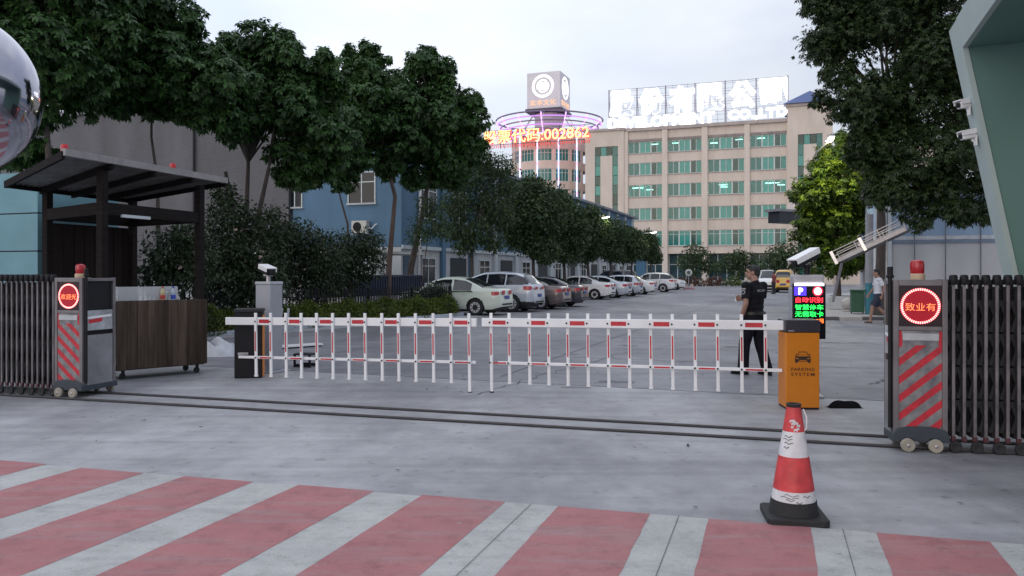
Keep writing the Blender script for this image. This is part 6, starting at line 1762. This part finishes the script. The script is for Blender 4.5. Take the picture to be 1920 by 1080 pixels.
    for sd in ('l', 'r'):
        a_ = J['an_' + sd]; fd = J['ft_' + sd].normalized(); so = MB()
        if sandals:
            so.tube([a_ + Vector((0, 0, -.085)) - fd * .06, a_ + Vector((0, 0, -.088)) + fd * .17], [.045, .048], 12)
            capsule(so, [a_ + Vector((0, 0, -.06)) + fd * .07, a_ + Vector((0, 0, -.07)) + fd * .10], [.046, .044])
        else:
            capsule(so, [a_ + Vector((0, 0, -.04)) - fd * .045, a_ + Vector((0, 0, -.05)) + fd * .06, a_ + Vector((0, 0, -.062)) + fd * .16], [.046, .044, .034])
            so.tube([a_ + Vector((0, 0, -.085)) - fd * .09, a_ + Vector((0, 0, -.085)) + fd * .20], [.02, .018], 8)
        m_ = fuse(so, min(vox, .008), 2); m_.materials.append(shoe_m); link('shoe', m_, t)
    return t, J, HM
std = dict(head=(0, .012, 1.62), neck=(0, -.01, 1.47), chest=(0, 0, 1.27), waist=(0, .005, 1.08), pelvis=(0, 0, .95),
           sh_l=(-.19, -.01, 1.40), sh_r=(.19, -.01, 1.40), el_l=(-.235, -.03, 1.13), el_r=(.235, -.03, 1.13), wr_l=(-.24, .05, .88), wr_r=(.24, .05, .88),
           hp_l=(-.09, 0, .90), hp_r=(.09, 0, .90), kn_l=(-.10, .02, .49), kn_r=(.10, .02, .49), an_l=(-.11, -.01, .105), an_r=(.11, -.01, .105), ft_l=(-.25, 1, 0), ft_r=(.25, 1, 0))
# the guard: back three quarters to the camera, looking along the drive to his left, left arm hanging, right hand holding a paper cup
gd = dict(std); gd.update(head=(0.0, .03, 1.615), gaze=(-.75, 1, 0), an_l=(-.12, .12, .105), kn_l=(-.11, .10, .49), an_r=(.12, -.16, .105), kn_r=(.105, -.04, .48), ft_l=(-.3, 1, 0), ft_r=(.15, 1, 0),
          el_l=(-.27, -.05, 1.13), wr_l=(-.255, .06, .88), sh_l=(-.215, -.01, 1.405), sh_r=(.215, -.01, 1.405), el_r=(.235, .04, 1.14), wr_r=(.02, .24, 1.19), hd_r=(-.8, .5, .15), pn_r=(-.6, -.3, .3), curl_r=1.1, waist=(0, .01, 1.08))
gpos = G(1414, 703)
GR = R(36)
t, J, HM = person('security guard in black short sleeved uniform, back turned, standing behind the barrier arm', gpos, GR, gd, M_uni, M_uni2, M_black, vox=.007, build=.022)
MB().lathe([(.155, .955), (.166, .957), (.166, .998), (.155, 1.0)], 28).build('belt', mat('belt_leather', (.02, .018, .018), .4), t, smooth=True)
for o in t.children:
    if o.name.startswith('belt'): o.scale = (1.19, 1.0, 1)
m_ref = mat('grey_print', (.30, .30, .31), .6)
def wrap_back(mb, z0, off):   # lay flat text on the curved back of the shirt
    out = []
    for x, y, z in mb.v:
        xx = -x
        yb = -(.105 + .036) * math.sqrt(max(0, 1 - (xx / .205) ** 2)) - off
        out.append((xx * -1, yb, z + z0))
    mb.v = out; return mb
wrap_back(text_mb('SECURITY', .036, 0, .02, None, 0, None, 1.0, .20), 1.335, .012).build('back_lettering', m_ref, t)
pa = MB(); Tp = Matrix.Translation(J['sh_l'].lerp(J['el_l'], .34) + Vector((-.071, -.005, 0))) @ Matrix.Rotation(R(-90), 4, 'Z') @ Matrix.Rotation(R(-6), 4, 'X')
pa.lathe([(.001, 0), (.036, 0), (.036, .006), (.001, .0065)], 20, (0, 0, 0), 0, Tp @ Matrix.Rotation(R(90), 4, 'X')); pa.lathe([(.001, 0), (.024, 0), (.024, .009), (.001, .0095)], 16, (0, 0, 0), 1, Tp @ Matrix.Rotation(R(90), 4, 'X'))
pa.span(-.04, .04, -.008, .0, .045, .062, 0, Tp)
pa.build('arm_badge', [m_ref, M_dark], t)
MB().span(-.035, .035, -.002, .004, -.012, .012, 0, Matrix.Translation(J['sh_l'] + Vector((.02, 0, .077))) @ Matrix.Rotation(R(70), 4, 'Z')).build('epaulette', m_ref, t)
cpos = J['wr_r'] + Vector((-.045, .075, .01))
wpos = Matrix.Translation(gpos) @ Matrix.Rotation(GR, 4, 'Z') @ cpos
cupm = mat('paper_white', (.62, .62, .66), .6)
cup = MB().lathe([(.001, -.05), (.026, -.05), (.034, .05), (.036, .052), (.031, .05), (.025, -.045)], 18).build('paper_cup', cupm, None, smooth=True, loc=wpos)
tag(cup, 'white paper cup held in the hand of the security guard', 'cup')
# the walker in mid stride
wkd = dict(std); wkd.update(head=(0, .05, 1.615), neck=(0, .01, 1.47), chest=(0, .01, 1.27), kn_l=(-.09, .20, .53), an_l=(-.09, .26, .105), kn_r=(.09, -.05, .49), an_r=(.09, -.36, .17), ft_r=(0, 1, -.45), ft_l=(0, 1, 0),
           el_l=(-.23, -.12, 1.14), wr_l=(-.22, -.06, .90), el_r=(.23, .06, 1.13), wr_r=(.22, .20, .93))
person('man in white T shirt and dark shorts walking past the ball bollards', G(1646, 606), R(82), wkd, mat('tshirt_white', (.58, .60, .66), .8, ns=8, na=.06, bump=.3, bs=20), mat('navy_shorts', (.02, .026, .05), .8), mat('sandal_brown', (.08, .055, .045), .7), vox=.010, shorts=True, sandals=True, scale=1.0)
fp = dict(std)
person('person in red top and dark trousers standing beside the yellow van', Vector(((1451 - HX) * 62 / F, 62, .004)), R(40), fp, mat('red_top', (.22, .04, .04), .8), mat('dark_trousers', (.02, .02, .035), .8), M_black, vox=.016)
